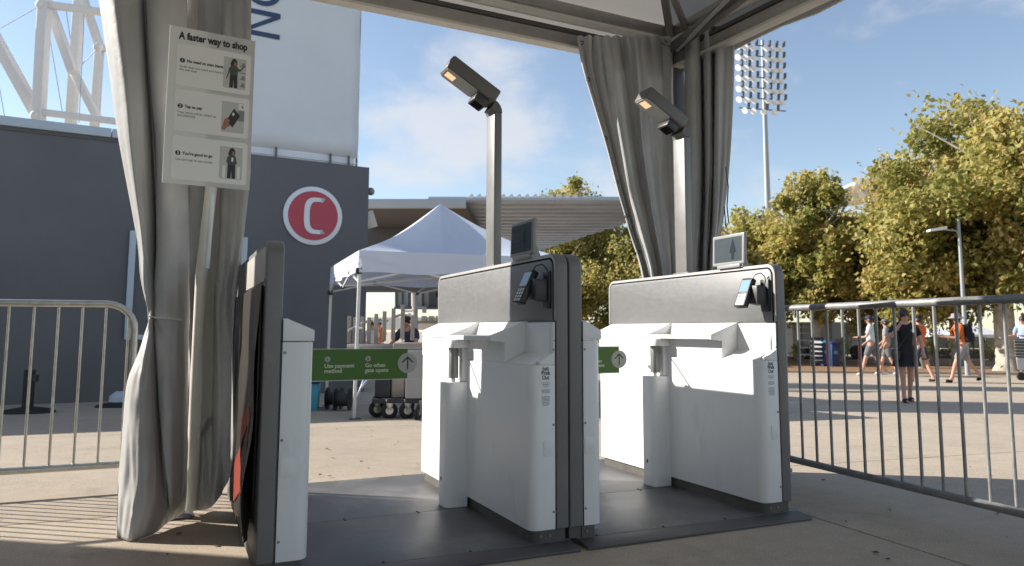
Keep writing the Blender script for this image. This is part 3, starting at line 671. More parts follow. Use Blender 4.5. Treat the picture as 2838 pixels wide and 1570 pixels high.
p0 = PR + Z(3.02) - ta * 0.10 - tb * 0.10
obj('hip_rafter', MB().bar(PR + Z(3.13) - ta * 0.06 - tb * 0.06, ctr + Z(PEAK - 0.10), 0.05, 0.075), 'aluminium', tent, bev=0.005)
for k in (1, 2, 3): obj('hip_rafter', MB().bar(crn[k] + Z(3.13), ctr + Z(PEAK - 0.10), 0.05, 0.075), 'aluminium', tent, bev=0.005)
q1 = dep(2060, -15, 4.15)
obj('brace', MB().bar(dep(1868, 132, 5.35), q1, 0.055, 0.07), 'aluminium_dark', tent, bev=0.005)
obj('brace', MB().tube(dep(1878, 140, 5.28), dep(2045, -30, 4.05), 0.013, 10), 'chrome', tent)
obj('brace', MB().bar(dep(1902, 80, 5.30), dep(1862, -15, 4.95), 0.035, 0.06), 'aluminium', tent, bev=0.004)

# curtains --------------------------------------------------------
def cr(p0, p1, p2, p3, t):
    return 0.5 * ((2 * p1) + (p2 - p0) * t + (2 * p0 - 5 * p1 + 4 * p2 - p3) * t * t + (3 * p1 - p0 - 3 * p2 + p3) * t ** 3)
def spline(pts, k):
    o = []; n = len(pts)
    for i in range(n - 1):
        a, b, c, d = pts[max(i - 1, 0)], pts[i], pts[i + 1], pts[min(i + 2, n - 1)]
        for j in range(k): o.append(cr(a, b, c, d, j / k))
    return o + [pts[-1]]
def curtain(name, label, rows, parent_group, wrinkle=0.008, seed=1, crease=70, pleat=(0, 1)):
    rnd = random.Random(seed)
    g = []
    for v, cs in rows:
        g.append([dep(c[0] * D, (c[2] if len(c) > 2 else v) * D, c[1]) for c in cs])
    g = [spline(r, 9) for r in g]
    cols = list(zip(*g)); cols = [spline(list(c), 6) for c in cols]; g = [list(r) for r in zip(*cols)]
    nr, nc = len(g), len(g[0]); ph = [rnd.uniform(0, 6.28) for _ in range(6)]
    for i in range(nr):
        for j in range(nc):
            t_ = i / nr
            wv = math.sin(j * 0.55 + i * 0.21 + ph[0]) * 0.5 + math.sin(i * 0.47 - j * 0.18 + ph[1]) * 0.45 + math.sin(j * 1.3 + i * 0.4 + ph[2]) * 0.25
            if pleat[0]: wv += (abs(math.sin(math.pi * pleat[1] * j / nc + 0.6 * math.sin(i * 0.09))) ** 0.8 - 0.5) * pleat[0] / wrinkle / (0.35 + t_)
            g[i][j] += Vector((-HX, -HY, 0)) * (wv * wrinkle) * (0.35 + t_)
            if g[i][j].z < 0.004: g[i][j].z = 0.004
    for q in range(crease):               # sharp creases crossing the folds
        ci, cj, an = rnd.uniform(0.15, 1.0) * nr, rnd.uniform(0, 1) * nc, rnd.uniform(-0.5, 0.5) + (math.pi / 2 if rnd.random() < 0.3 else 0)
        dx, dy = math.sin(an), math.cos(an); ln_, wd_, am = rnd.uniform(5, 16), rnd.uniform(1.6, 4.0), rnd.choice((-1, 1)) * rnd.uniform(0.4, 1) * max(wrinkle, 0.006) * 1.7
        for i in range(max(0, int(ci - ln_)), min(nr, int(ci + ln_) + 1)):
            for j in range(max(0, int(cj - ln_)), min(nc, int(cj + ln_) + 1)):
                al = (j - cj) * dx + (i - ci) * dy; ac = abs((j - cj) * dy - (i - ci) * dx)
                if ac < wd_ and abs(al) < ln_: g[i][j] += Vector((-HX, -HY, 0)) * am * (1 - ac / wd_) * (1 - (al / ln_) ** 2)
    mb = MB(); mb.sheet(g)
    o = obj(name, mb, 'vinyl', None, smooth=70); sm = o.modifiers.new('thick', 'SOLIDIFY'); sm.thickness = 0.003; sm.offset = 0
    tag(o, label, 'curtain', 'tied-back tent curtains')
    return o, g, o.location
A_rows = [
 (-60, [(240, 4.15), (250, 4.0), (280, 3.93), (322, 3.95), (352, 4.0), (362, 4.18), (372, 3.93), (420, 3.93), (470, 4.02)]),
 (180, [(275, 4.15), (283, 4.0), (308, 3.92), (340, 3.94), (366, 4.0), (374, 4.18), (381, 3.93), (425, 3.93), (472, 4.02)]),
 (350, [(298, 4.15), (304, 4.0), (326, 3.91), (352, 3.93), (376, 4.0), (388, 4.16), (396, 3.93), (432, 3.92), (474, 4.02)]),
 (580, [(340, 4.12), (345, 3.98), (358, 3.91), (372, 3.94), (386, 4.0), (394, 4.1), (398, 3.92), (436, 3.92), (476, 4.02)]),
 (700, [(356, 4.08), (360, 3.97), (369, 3.91), (378, 3.93), (386, 3.98), (391, 4.05), (395, 3.91), (438, 3.92), (476, 4.02)]),
 (785, [(374, 4.02), (376, 3.96), (380, 3.90), (384, 3.91), (388, 3.95), (390, 4.0), (393, 3.90), (440, 3.92), (476, 4.02)]),
 (815, [(372, 4.02), (375, 3.94), (379, 3.88), (384, 3.89), (388, 3.95), (391, 4.0), (394, 3.89), (440, 3.91), (475, 4.02)]),
 (880, [(349, 4.02), (354, 3.9), (368, 3.82), (382, 3.84), (391, 3.93), (395, 4.0), (398, 3.87), (442, 3.9), (474, 4.02)]),
 (960, [(320, 4.0), (327, 3.86), (350, 3.77), (380, 3.8), (393, 3.9), (398, 3.98), (402, 3.85), (444, 3.88), (473, 4.02)]),
 (1060, [(310, 3.96), (318, 3.82), (345, 3.74), (382, 3.77), (398, 3.88), (404, 3.97), (408, 3.83), (446, 3.87), (472, 4.02)]),
 (1180, [(302, 3.9), (312, 3.76), (345, 3.7), (386, 3.73), (406, 3.85), (414, 3.95), (419, 3.81), (449, 3.86), (470, 4.0)]),
 (1280, [(297, 3.84), (306, 3.72), (338, 3.67), (380, 3.70), (412, 3.82, 1275), (424, 3.92, 1268), (430, 3.82, 1262), (452, 3.9, 1256), (467, 4.0, 1252)]),
 (1350, [(293, 3.76), (301, 3.68, 1354), (328, 3.65, 1362), (360, 3.70, 1352), (395, 3.80, 1338), (418, 3.90, 1318), (436, 3.96, 1306), (452, 4.0, 1296), (464, 4.03, 1290)]),
]
cA, gA, lA = curtain('tent_curtain', 'beige vinyl curtain flaring to the ground on the left of the poster', A_rows, '', 0.006, 3, crease=150)
B_rows = [
 (-60, [(428, 4.28), (470, 4.14), (512, 4.24), (556, 4.36), (560, 4.18), (600, 4.14), (633, 4.30)]),
 (350, [(428, 4.30), (470, 4.14), (520, 4.24), (558, 4.38), (562, 4.18), (600, 4.14), (630, 4.30)]),
 (480, [(432, 4.30), (470, 4.14), (518, 4.24), (556, 4.38), (560, 4.18), (598, 4.14), (627, 4.30)]),
 (640, [(440, 4.30), (470, 4.16), (512, 4.25), (548, 4.38), (554, 4.20), (585, 4.16), (607, 4.32)]),
 (760, [(448, 4.28), (474, 4.18), (510, 4.26), (540, 4.36), (548, 4.20), (574, 4.18), (593, 4.34)]),
 (900, [(454, 4.26), (480, 4.18), (510, 4.26), (536, 4.34), (548, 4.20), (574, 4.18), (590, 4.36)]),
 (1100, [(456, 4.24), (480, 4.16), (508, 4.24), (532, 4.32), (546, 4.18), (572, 4.18), (588, 4.38)]),
 (1200, [(458, 4.22), (480, 4.15), (505, 4.22), (528, 4.28), (543, 4.17), (568, 4.2, 1185), (584, 4.38, 1150)]),
 (1275, [(460, 4.2), (480, 4.14, 1280), (503, 4.2, 1283), (524, 4.25, 1280), (540, 4.17, 1268), (562, 4.22, 1235), (581, 4.38, 1190)]),
]
def edge_s(u, v, n_=3.70):               # depth at which a sight line meets the plane that bounds the curtain's shadow
    d = ray(u, v); t_ = n_ / (0.609 * d.x + 0.793 * d.y); p = CP + d * t_; return p.x * HX + p.y * HY
B_rows = [(v, [c for c in cs[:-1]] + [(cs[-1][0], edge_s(cs[-1][0] * D, v * D, 3.70 if 300 < v < 800 else 3.66), *cs[-1][2:])]) for v, cs in B_rows]
cB, gB, lB = curtain('tent_curtain', 'beige vinyl curtain hanging straight behind the poster with a rounded lower corner', B_rows, '', 0.008, 5, pleat=(0.016, 8))
C_rows = [
 (92, [(1452, 5.02), (1484, 5.10), (1520, 5.03), (1560, 5.22), (1600, 5.15), (1640, 5.36), (1692, 5.47)]),
 (180, [(1468, 5.05), (1489, 5.12), (1532, 5.04), (1572, 5.24), (1607, 5.16), (1646, 5.37), (1694, 5.47)]),
 (350, [(1519, 5.10), (1533, 5.17), (1562, 5.07), (1592, 5.30), (1617, 5.18), (1655, 5.38), (1696, 5.47)]),
 (480, [(1553, 5.17), (1565, 5.23), (1586, 5.12), (1613, 5.34), (1634, 5.20), (1664, 5.40), (1697, 5.47)]),
 (580, [(1582, 5.22), (1592, 5.28), (1611, 5.17), (1634, 5.36), (1650, 5.23), (1673, 5.41), (1698, 5.47)]),
 (700, [(1616, 5.28), (1626, 5.34), (1641, 5.23), (1657, 5.39), (1667, 5.28), (1683, 5.43), (1699, 5.48)]),
 (860, [(1625, 5.29), (1634, 5.35), (1648, 5.25), (1661, 5.39), (1671, 5.30), (1686, 5.43), (1700, 5.48)]),
 (1160, [(1600, 5.25), (1615, 5.33), (1635, 5.20), (1656, 5.36), (1670, 5.26), (1688, 5.40), (1702, 5.48)]),
]
cC, gC, lC = curtain('tent_curtain', 'beige vinyl curtain swept diagonally from the beam towards the right post', C_rows, '', 0.007, 8, pleat=(0.045, 10))
D_rows = [
 (66, [(1722, 5.44), (1732, 5.24), (1758, 5.22), (1764, 5.42), (1770, 5.20), (1788, 5.18), (1796, 5.40), (1802, 5.12), (1822, 5.10), (1846, 5.08)]),
 (200, [(1722, 5.44), (1732, 5.24), (1759, 5.22), (1767, 5.42), (1773, 5.20), (1790, 5.18), (1796, 5.40), (1801, 5.12), (1822, 5.10), (1847, 5.08)]),
 (400, [(1721, 5.44), (1731, 5.25), (1760, 5.22), (1772, 5.42), (1777, 5.21), (1791, 5.19), (1795, 5.38), (1799, 5.13), (1818, 5.10), (1837, 5.10)]),
 (560, [(1720, 5.44), (1730, 5.27), (1757, 5.24), (1768, 5.42), (1774, 5.23), (1785, 5.21), (1790, 5.38), (1795, 5.16), (1808, 5.13), (1820, 5.14)]),
 (650, [(1720, 5.44), (1730, 5.29), (1753, 5.25), (1763, 5.42), (1769, 5.26), (1779, 5.23), (1784, 5.38), (1788, 5.19), (1795, 5.18), (1802, 5.20)]),
 (850, [(1719, 5.46), (1729, 5.31), (1750, 5.27), (1760, 5.42), (1766, 5.28), (1776, 5.25), (1780, 5.40), (1784, 5.23), (1790, 5.22), (1796, 5.24)]),
 (1170, [(1727, 5.42), (1732, 5.22), (1752, 5.18), (1762, 5.40), (1770, 5.20), (1784, 5.16), (1790, 5.38), (1796, 5.18), (1806, 5.16), (1816, 5.18)]),
]
cD, gD, lD = curtain('tent_curtain', 'beige vinyl curtain in narrow folds on the right of the corner post', D_rows, '', 0.005, 11, pleat=(0.012, 9))
# hems, eyelets, tie
hem = [r[0] for r in gA]
def on(parent, world_mb, nm, m_, **k):
    mb2 = MB(); mb2.v = [v - parent.location for v in world_mb.v]; mb2.f = world_mb.f
    return obj(nm, mb2, m_, parent, **k)
toC = Vector((-HX, -HY, 0))
def strip(edge, inner, lift=0.006):
    m_ = MB(); m_.sheet([[a + toC * lift for a in edge], [a.lerp(b, 1.0) + toC * lift for a, b in zip(edge, inner)]]); return m_
on(cA, strip([r[1] for r in gA[18:48]], [r[4] for r in gA[18:48]]), 'hem', 'vinyl_hem_sunlit', smooth=60)
on(cC, strip([r[8] for r in gC], [r[10] for r in gC], 0.010), 'hem', 'vinyl_hem_sunlit', smooth=60)
for i in range(2, 36, 5):
    p = gC[min(i, len(gC) - 1)][3] + toC * 0.006; mb = MB()
    mb.path([p + RT * (0.012 * math.cos(a)) + Vector((0, 0, 0.012 * math.sin(a))) for a in [k * math.pi / 6 for k in range(13)]], 0.0035, 6); on(cC, mb, 'eyelet', 'dark_plastic')
p = gA[9][2] + toC * 0.01
mb = MB(); tie = [dep(x * D, y * D, 3.87) for x, y in ((375, 797), (395, 801), (430, 803), (460, 806))]
mb.path(tie, 0.0035, 8); ro = obj('tie_cord', mb, 'vinyl', None); tag(ro, 'thin beige tie cord round the pinched left curtain', 'cord')
mb = MB(); mb.path([dep(x * D, y * D, 5.02) for x, y in ((1826, 420), (1832, 470), (1829, 520), (1833, 560), (1826, 570), (1822, 520))], 0.004, 6)
tag(obj('tie_cord', mb, 'dark_plastic', None), 'dark loose cord dangling from the right post curtain', 'cord')
# pole and poster
pt = thing('poster_stand', 'white board poster with three instruction cards, fixed to the left curtain', 'poster', dep(535 * D, 475 * D, 3.96))
c0, c1, c2, c3 = dep(472, 70, 3.70), dep(708, 115, 3.92), dep(695, 527, 3.92), dep(453, 508, 3.70)
xd = (c1 - c0); xd.z = 0; PW = xd.length; xd.normalize(); zt = (c0.z + c1.z) / 2; zb_ = (c2.z + c3.z) / 2; PH = zt - zb_
zd = Vector((0, 0, 1)); nd = xd.cross(zd)
org = Vector((c0.x, c0.y, zb_)); shear = (c1.z - c0.z) / PW
bd = obj('board', MB().prism([(0, 0), (PW, shear * PW), (PW, PH + shear * PW * 0.7), (0, PH)], lambda a, b, wd: org + xd * a + zd * b - nd * wd, -0.0, 0.005), 'poster_board', pt)
yd_ = (zd).normalized(); xs2 = (xd + zd * shear * 0.85).normalized()
def on_poster(nm, poly, m_, lift): return obj(nm, flat([(a * PW, b * PH) for a, b in poly], org, xs2, yd_, lift), m_, bd, smooth=0)
text('headline', 'A faster way to shop', 'poster_ink', bd, org + xs2 * (0.105 * PW) + yd_ * (0.925 * PH), xs2, yd_, 0.064 * PH, wide=PW * 0.86 / (0.064 * PH * 9.1), bold=0.0022, lift=0.0012)
def rr(x0, x1, y0, y1, r): 
    q = rrect(x0 * PW, x1 * PW, y0 * PH, y1 * PH, r * PW, 5); return [(a / PW, b / PH) for a, b in q]
cards = ((0.625, 0.895, 'No need to scan items', 'Grab what you need and head to', 'the exit lane', '1'), (0.335, 0.60, 'Tap to pay', 'Your items will be added up', 'automatically', '2'), (0.03, 0.305, "You're good to go", 'Use card tap to get receipt', '', '3'))
for k, (y0, y1, h1, h2, h3, num) in enumerate(cards):
    on_poster('card', rr(0.09, 0.955, y0, y1, 0.035), 'poster_card', 0.0008)
    on_poster('picture', rr(0.63, 0.90, y0 + 0.03, y1 - 0.035, 0.01), 'poster_tint', 0.0012)
    ym = y0 + (y1 - y0) * 0.60
    on_poster('number_dot', [(a / PW, b / PH) for a, b in disc(0.155 * PW, ym * PH, 0.030 * PW, 22)], 'poster_ink', 0.0012)
    text('number', num, 'poster_card', bd, org + xs2 * (0.155 * PW) + yd_ * ((ym - 0.010) * PH), xs2, yd_, 0.030 * PH, 'CENTER', lift=0.0018)
    text('card_title', h1, 'poster_ink', bd, org + xs2 * (0.205 * PW) + yd_ * ((ym - 0.008) * PH), xs2, yd_, 0.0255 * PH, wide=0.92, bold=0.0009, lift=0.0012)
    text('card_text', h2, 'ink_grey', bd, org + xs2 * (0.125 * PW) + yd_ * ((ym - 0.046) * PH), xs2, yd_, 0.021 * PH, wide=0.95, bold=0.0003, lift=0.0012)
    if h3: text('card_text', h3, 'ink_grey', bd, org + xs2 * (0.125 * PW) + yd_ * ((ym - 0.066) * PH), xs2, yd_, 0.021 * PH, wide=0.95, bold=0.0003, lift=0.0012)
    yc = y0 + 0.035; hh = (y1 - y0) - 0.085
    if k != 1:
        F_ = lambda pts: [(0.745 + a * 0.13 + (0.02 if k == 2 else 0), yc + b * hh) for a, b in pts]
        on_poster('drawn_legs', F_([(-0.32, 0), (0.02, 0), (0.06, 0.3), (0.1, 0), (0.44, 0), (0.40, 0.50), (-0.28, 0.50)]), 'poster_ink', 0.0016)
        on_poster('drawn_top', F_([(-0.30, 0.46), (0.42, 0.46), (0.46, 0.72), (0.30, 0.80), (-0.18, 0.80), (-0.36, 0.70)]), 'poster_green', 0.0018)
        on_poster('drawn_hair', F_([(-0.22, 0.74), (-0.28, 0.86), (-0.12, 1.02), (0.12, 1.06), (0.34, 0.98), (0.36, 0.84), (0.22, 0.78), (0.02, 0.80)]), 'poster_ink', 0.0017)
        on_poster('drawn_face', F_([(0.02, 0.82), (0.08, 0.93), (0.26, 0.93), (0.30, 0.84), (0.18, 0.79)]), 'poster_skin', 0.0021)
        if k == 0:
            on_poster('drawn_arm', F_([(-0.36, 0.72), (-0.24, 0.70), (-0.44, 0.42), (-0.56, 0.28), (-0.62, 0.30), (-0.52, 0.46)]), 'poster_green', 0.0020)
            on_poster('drawn_arm', F_([(0.40, 0.74), (0.46, 0.62), (0.62, 0.60), (0.98, 0.78), (0.94, 0.83), (0.62, 0.68)]), 'poster_green', 0.0020)
            for b in (0.80, 0.56, 0.33, 0.07): on_poster('drawn_shelf', F_([(0.62, b), (1.16, b), (1.16, b + 0.03), (0.62, b + 0.03)]), 'ink_grey', 0.0015)
            for b in (0.83, 0.36, 0.10): on_poster('drawn_goods', F_([(0.75, b), (1.1, b), (1.05, b + 0.10), (0.95, b + 0.13), (0.8, b + 0.08)]), 'ink_grey', 0.0015)
        else:
            on_poster('drawn_arm', F_([(-0.36, 0.70), (-0.20, 0.66), (-0.1, 0.56), (0.14, 0.60), (0.12, 0.66), (-0.12, 0.62), (-0.3, 0.52), (-0.44, 0.56)]), 'poster_green', 0.0020)
            on_poster('drawn_arm', F_([(0.40, 0.72), (0.5, 0.6), (0.56, 0.52), (0.42, 0.5), (0.14, 0.62), (0.2, 0.68)]), 'poster_green', 0.0020)
            on_poster('drawn_box', F_([(0.02, 0.58), (0.2, 0.58), (0.2, 0.72), (0.02, 0.72)]), 'poster_card', 0.0023)
            for a in (-0.75, 0.58): on_poster('drawn_shelf', F_([(a, 0.0), (a + 0.26, 0.0), (a + 0.26, 0.42), (a, 0.42)]), 'poster_card', 0.0014)
    else:
        on_poster('drawn_card', [(0.69, y0 + 0.105), (0.765, y0 + 0.062), (0.85, y0 + 0.145), (0.775, y0 + 0.19)], 'poster_ink', 0.0016)
        on_poster('drawn_chip', [(0.752, y0 + 0.148), (0.772, y0 + 0.138), (0.786, y0 + 0.155), (0.766, y0 + 0.164)], 'poster_card', 0.0018)
        on_poster('drawn_hand', [(0.635, y0 + 0.045), (0.665, y0 + 0.11), (0.70, y0 + 0.125), (0.735, y0 + 0.105), (0.715, y0 + 0.09), (0.745, y0 + 0.075), (0.70, y0 + 0.06), (0.67, y0 + 0.04)], 'poster_skin', 0.0020)
        on_poster('drawn_reader', [(0.83, y0 + 0.185), (0.905, y0 + 0.185), (0.905, y0 + 0.225), (0.83, y0 + 0.225)], 'poster_card', 0.0016)
        on_poster('drawn_sign', [(0.855, y0 + 0.205), (0.885, y0 + 0.192), (0.885, y0 + 0.218)], 'ink_grey', 0.0018)
        on_poster('drawn_shade', [(0.825, y0 + 0.11), (0.90, y0 + 0.11), (0.90, y0 + 0.18), (0.825, y0 + 0.18)], 'ink_grey', 0.00125)
obj('pole', MB().tube(dep(537 * D, 440 * D, 3.97), dep(521 * D, 676 * D, 3.97), 0.0125, 14), 'sign_white', pt)
mb = MB(); pp = [dep(x * D, y * D, s_) for x, y, s_ in ((536, 430, 4.06), (507, 690, 4.06), (492, 1000, 4.06), (481, 1284, 4.06))]
mb.path(pp, 0.030, 18); tag(obj('support_pole', mb, 'bone_tube', None), 'round bone-coloured pole standing against the left curtain', 'pole')

# ================================================================== CROWD BARRIERS
def barrier(name, label, p, q, top, bars, r_rail, r_bar, m_, feet=(0.3, 2.2), low=0.15):
    p, q = Vector(p), Vector(q); a = (q - p); ln = a.length; a.normalize(); n_ = Vector((-a.y, a.x, 0)); zz = Vector((0, 0, 1))
    t = thing(name, label, 'barrier', p); rc = 0.16
    path_ = []
    for i in range(7): an = R(90 * i / 6); path_.append(p + a * (rc - rc * math.cos(an)) + zz * (top - rc + rc * math.sin(an)))
    for i in range(7): an = R(90 * i / 6); path_.append(q - a * (rc - rc * math.sin(an)) + zz * (top - rc + rc * math.cos(an)))
    obj('rail_frame', MB().path([p + zz * low] + path_ + [q + zz * low], r_rail, 16), m_, t, smooth=60)
    obj('lower_rail', MB().tube(p + zz * low, q + zz * low, r_rail, 16), m_, t)
    for d in bars:
        if 0.02 < d < ln - 0.02:
            zt_ = top
            if d < rc: zt_ = top - rc + math.sqrt(rc * rc - (rc - d) ** 2)
            if d > ln - rc: zt_ = top - rc + math.sqrt(rc * rc - (rc - (ln - d)) ** 2)
            obj('bar', MB().tube(p + a * d + zz * low, p + a * d + zz * zt_, r_bar, 10), m_, t)
    for d in feet:
        c = p + a * d
        obj('foot', MB().path([c - n_ * 0.24 + zz * 0.016, c - n_ * 0.2 + zz * 0.02, c + zz * (low), c + n_ * 0.2 + zz * 0.02, c + n_ * 0.24 + zz * 0.016], 0.014, 10), m_, t)
    return t
pl = Vector((-0.215, 5.43, 0)); ldir = Vector((-0.9995, 0.022, 0))
barrier('crowd_barrier', 'bright galvanised steel crowd barrier on the left in front of the slate wall', pl, pl + ldir * 2.2, 1.125, [0.035 + 0.126 * i for i in range(18)], 0.021, 0.0078, 'steel_galv', (1.25, 1.95))
pr0 = Vector((3.640, 4.32, 0)); rdir = (Vector((3.474, 2.285, 0)) - Vector((3.599, 3.82, 0))).normalized()
barrier('crowd_barrier', 'dull grey steel crowd barrier running towards the viewer on the right', pr0, pr0 + rdir * 2.5, 1.105, [0.06 + 0.130 * i for i in range(19)], 0.021, 0.0085, 'steel_dull', (0.16, 2.38))

# ================================================================== SLATE BUILDING, LEFT
WD = Vector((math.sin(R(83.6)), math.cos(R(83.6)), 0)); WN = Vector((-WD.y, WD.x, 0)); WC = 16.048
def wp(k, z, off=0.0): return WN * (WC + off) + WD * k + Vector((0, 0, z))      # k metres along the wall
def wk(u, v, off=0.0):
    r_ = ray(u, v); p = CP + r_ * ((WC + off) / r_.dot(WN)); return p.dot(WD), p.z
def wbox(k0, k1, o0_, o1_, z0, z1): return MB().hexa([wp(k0, z0, o0_), wp(k1, z0, o0_), wp(k1, z0, o1_), wp(k0, z0, o1_), wp(k0, z1, o0_), wp(k1, z1, o0_), wp(k1, z1, o1_), wp(k0, z1, o1_)])
KR = wk(1024, 463)[0]
sb = thing('slate_building', 'slate grey stadium building with a pale blue coping behind the left curtain', 'building', wp(0, -0.3))
wall = obj('wall', wbox(-16, KR, 0, 7, -0.5, 4.52), 'wall_slate', sb, bev=0.01)
k1 = wk(660, 420)[0]
for i in range(8):                        # coping lengths butted end to end
    a = -15 + (k1 + 15) * i / 8; b = -15 + (k1 + 15) * (i + 1) / 8
    obj('coping', wbox(a, b - 0.012, -0.06, 0.5, 4.523, 4.69), 'coping_blue', sb, bev=0.008)
for i in range(18): obj('flashing', wbox(-15 + i * 0.9, -15 + i * 0.9 + 0.86, -0.018, 0.0, 4.45, 4.518), 'soffit_brown', sb)
# pale frame strips on the wall (display case edges)
kf0, zf1 = wk(360, 640); _, zf0 = wk(360, 942)
kr0 = wk(686, 640)[0]
fo_ = thing('display_frame', 'pale blue display frame on the slate wall, half hidden by the left curtain', 'frame', wp((kf0 + kr0) / 2, zf0, -0.05))
obj('upright', wbox(kf0, kf0 + 0.11, -0.07, -0.002, zf0, zf1), 'coping_blue', fo_, bev=0.005)
obj('upright', wbox(kr0 - 0.11, kr0, -0.07, -0.002, zf0, zf1), 'coping_blue', fo_, bev=0.005)
obj('crosspiece', wbox(kf0 + 0.111, kr0 - 0.111, -0.07, -0.002, zf0, zf0 + 0.09), 'coping_blue', fo_, bev=0.005)
obj('crosspiece', wbox(kf0 + 0.111, kr0 - 0.111, -0.07, -0.002, zf1 - 0.09, zf1), 'coping_blue', fo_, bev=0.005)
# round C sign
kc, zc = wk(867, 599); rC = 0.615
cs = thing('round_sign', 'round red sign with a white letter C on the slate wall', 'sign', wp(kc, zc - rC, -0.05))
ws = lambda a, b, wd: wp(kc + a, zc + b, -wd)
obj('ring', MB().prism(disc(0, 0, rC, 56), ws, 0.002, 0.035), 'sign_white', cs, bev=0.004)
obj('face', MB().prism(disc(0, 0, rC * 0.845, 56), ws, 0.0345, 0.042), 'sign_red', cs)
# letter C: narrow, with flared terminals
outer = []; inner = []
for i in range(0, 25):
    an = R(68 + (292 - 68) * i / 24); ca_, sa_ = math.cos(an), math.sin(an)
    sx = lambda c, r_: r_ * (abs(c) ** 0.62) * (1 if c > 0 else -1)
    outer.append((0.10 + sx(ca_, 0.285), sx(sa_, 0.385))); inner.append((0.105 + sx(ca_, 0.175), sx(sa_, 0.30)))
outer = [(0.16, 0.385)] + outer + [(0.16, -0.385)]; inner = [(0.16, 0.29)] + inner + [(0.16, -0.29)]
mb = MB(); nL = len(outer)
vs_ = [ws(a - 0.01, b, 0.052) for a, b in outer] + [ws(a - 0.01, b, 0.052) for a, b in inner] + [ws(a - 0.01, b, 0.0425) for a, b in outer] + [ws(a - 0.01, b, 0.0425) for a, b in inner]
fs_ = []
for i in range(nL - 1):
    fs_ += [(i, i + 1, nL + i + 1, nL + i), (2 * nL + i, 3 * nL + i, 3 * nL + i + 1, 2 * nL + i + 1), (i, 2 * nL + i, 2 * nL + i + 1, i + 1), (nL + i, nL + i + 1, 3 * nL + i + 1, 3 * nL + i)]
mb.add(vs_, fs_); obj('letter', mb, 'sign_white', cs, smooth=50)
# tall banner above the wall
kb1, zb0 = wk(993, 425); zb0 = 4.70; kb0 = kb1 - 4.2
bn = thing('wall_banner', 'tall pale banner with navy letters rising above the slate wall', 'banner', wp(kb0 + 2, 4.5, 0.1))
rows = []
for i in range(15):
    z = zb0 + (9.6 - zb0) * i / 14
    rows.append([wp(kb0 + (kb1 - kb0) * j / 14 + (0.012 * math.sin(i * 1.3) if j == 14 else 0), z, 0.05 + 0.012 * math.sin(j * 1.1 + i * 0.6)) for j in range(15)])
mb = MB(); mb.sheet(rows); ob_ = obj('cloth', mb, 'banner', bn, smooth=80); mo = ob_.modifiers.new('thick', 'SOLIDIFY'); mo.thickness = 0.01; mo.offset = 0
for k_, z0_ in ((kb0, zb0 - 0.05), ): pass
obj('bottom_rail', wbox(kb0, kb1 + 0.01, 0.03, 0.09, zb0 - 0.14, zb0 - 0.115), 'banner', bn)
obj('cloth_tail', wbox(kb0, kb1 - 0.06, 0.062, 0.07, 4.49, zb0 - 0.0), 'banner', bn)
for kk in (kb1 - 0.22, kb1 - 0.62, kb1 - 1.75, kb1 - 2.9): obj('clamp', wbox(kk, kk + 0.035, 0.0, 0.03, 4.47, zb0 + 0.03), 'aluminium_dark', bn)
obj('mast', wbox(kb1 - 0.035, kb1 + 0.012, 0.075, 0.12, 4.45, 9.6), 'aluminium_dark', bn)
kn, zn = wk(776, 110)
ntop = wk(778, 38)[1]
letN = MB(); Hc = 0.74; Wd = ntop - zn; st = 0.105
bl = lambda a, b, wd: wp(kn - Hc + a, zn + b, wd)
letN.prism([(0, 0), (Hc, 0), (Hc, st), (0, st)], bl, 0.028, 0.032)
letN.prism([(0, Wd - st), (Hc, Wd - st), (Hc, Wd), (0, Wd)], bl, 0.028, 0.032)
letN.prism([(0, st + 0.001), (0.16, st + 0.001), (Hc, Wd - st - 0.001), (Hc - 0.16, Wd - st - 0.001)], bl, 0.0285, 0.0315)
obj('letter', letN, 'navy', bn, smooth=0)
letO = MB(); zo = zn + Wd + 0.10; a_ = [(Hc / 2 + Hc / 2 * math.cos(R(k * 10)), 0.34 + 0.34 * math.sin(R(k * 10))) for k in range(36)]; b_ = [(Hc / 2 + (Hc / 2 - st) * math.cos(R(k * 10)), 0.34 + (0.34 - st) * math.sin(R(k * 10))) for k in range(36)]
letO.add([bl(a, b + zo - zn, 0.028) for a, b in a_] + [bl(a, b + zo - zn, 0.028) for a, b in b_], [(k, (k + 1) % 36, 36 + (k + 1) % 36, 36 + k) for k in range(36)])
obj('letter', letO, 'navy', bn, smooth=0)
# small fittings at the corner
mb = MB(); cpt = wp(KR + 0.01, wk(1030, 527)[1], 0.2); mb.ball(cpt + WD * 0.10, 0.09); mb.bar(cpt, cpt + WD * 0.10, 0.06, 0.06)
tag(obj('dome_camera', mb, 'pole_grey', None), 'small grey dome camera at the top corner of the slate building', 'camera')
mb = MB(); cz_ = wk(1035, 605)[1]; cc = wp(KR + 0.13, cz_, 0.35); mb.obox(cc, 0.24, 0.26, 0.38, WD + Vector((0, 0, 0.35)), Vector((0, 0, 1)))
fl_ = thing('floodlight', 'beige box floodlight tilted on the slate building corner', 'floodlight', cc - Vector((0, 0, 0.2)))
obj('housing', mb, 'beige_box', fl_, bev=0.02); obj('bracket', MB().bar(wp(KR, cz_ - 0.12, 0.35), wp(KR + 0.12, cz_ - 0.05, 0.35), 0.05, 0.05), 'aluminium_dark', fl_)
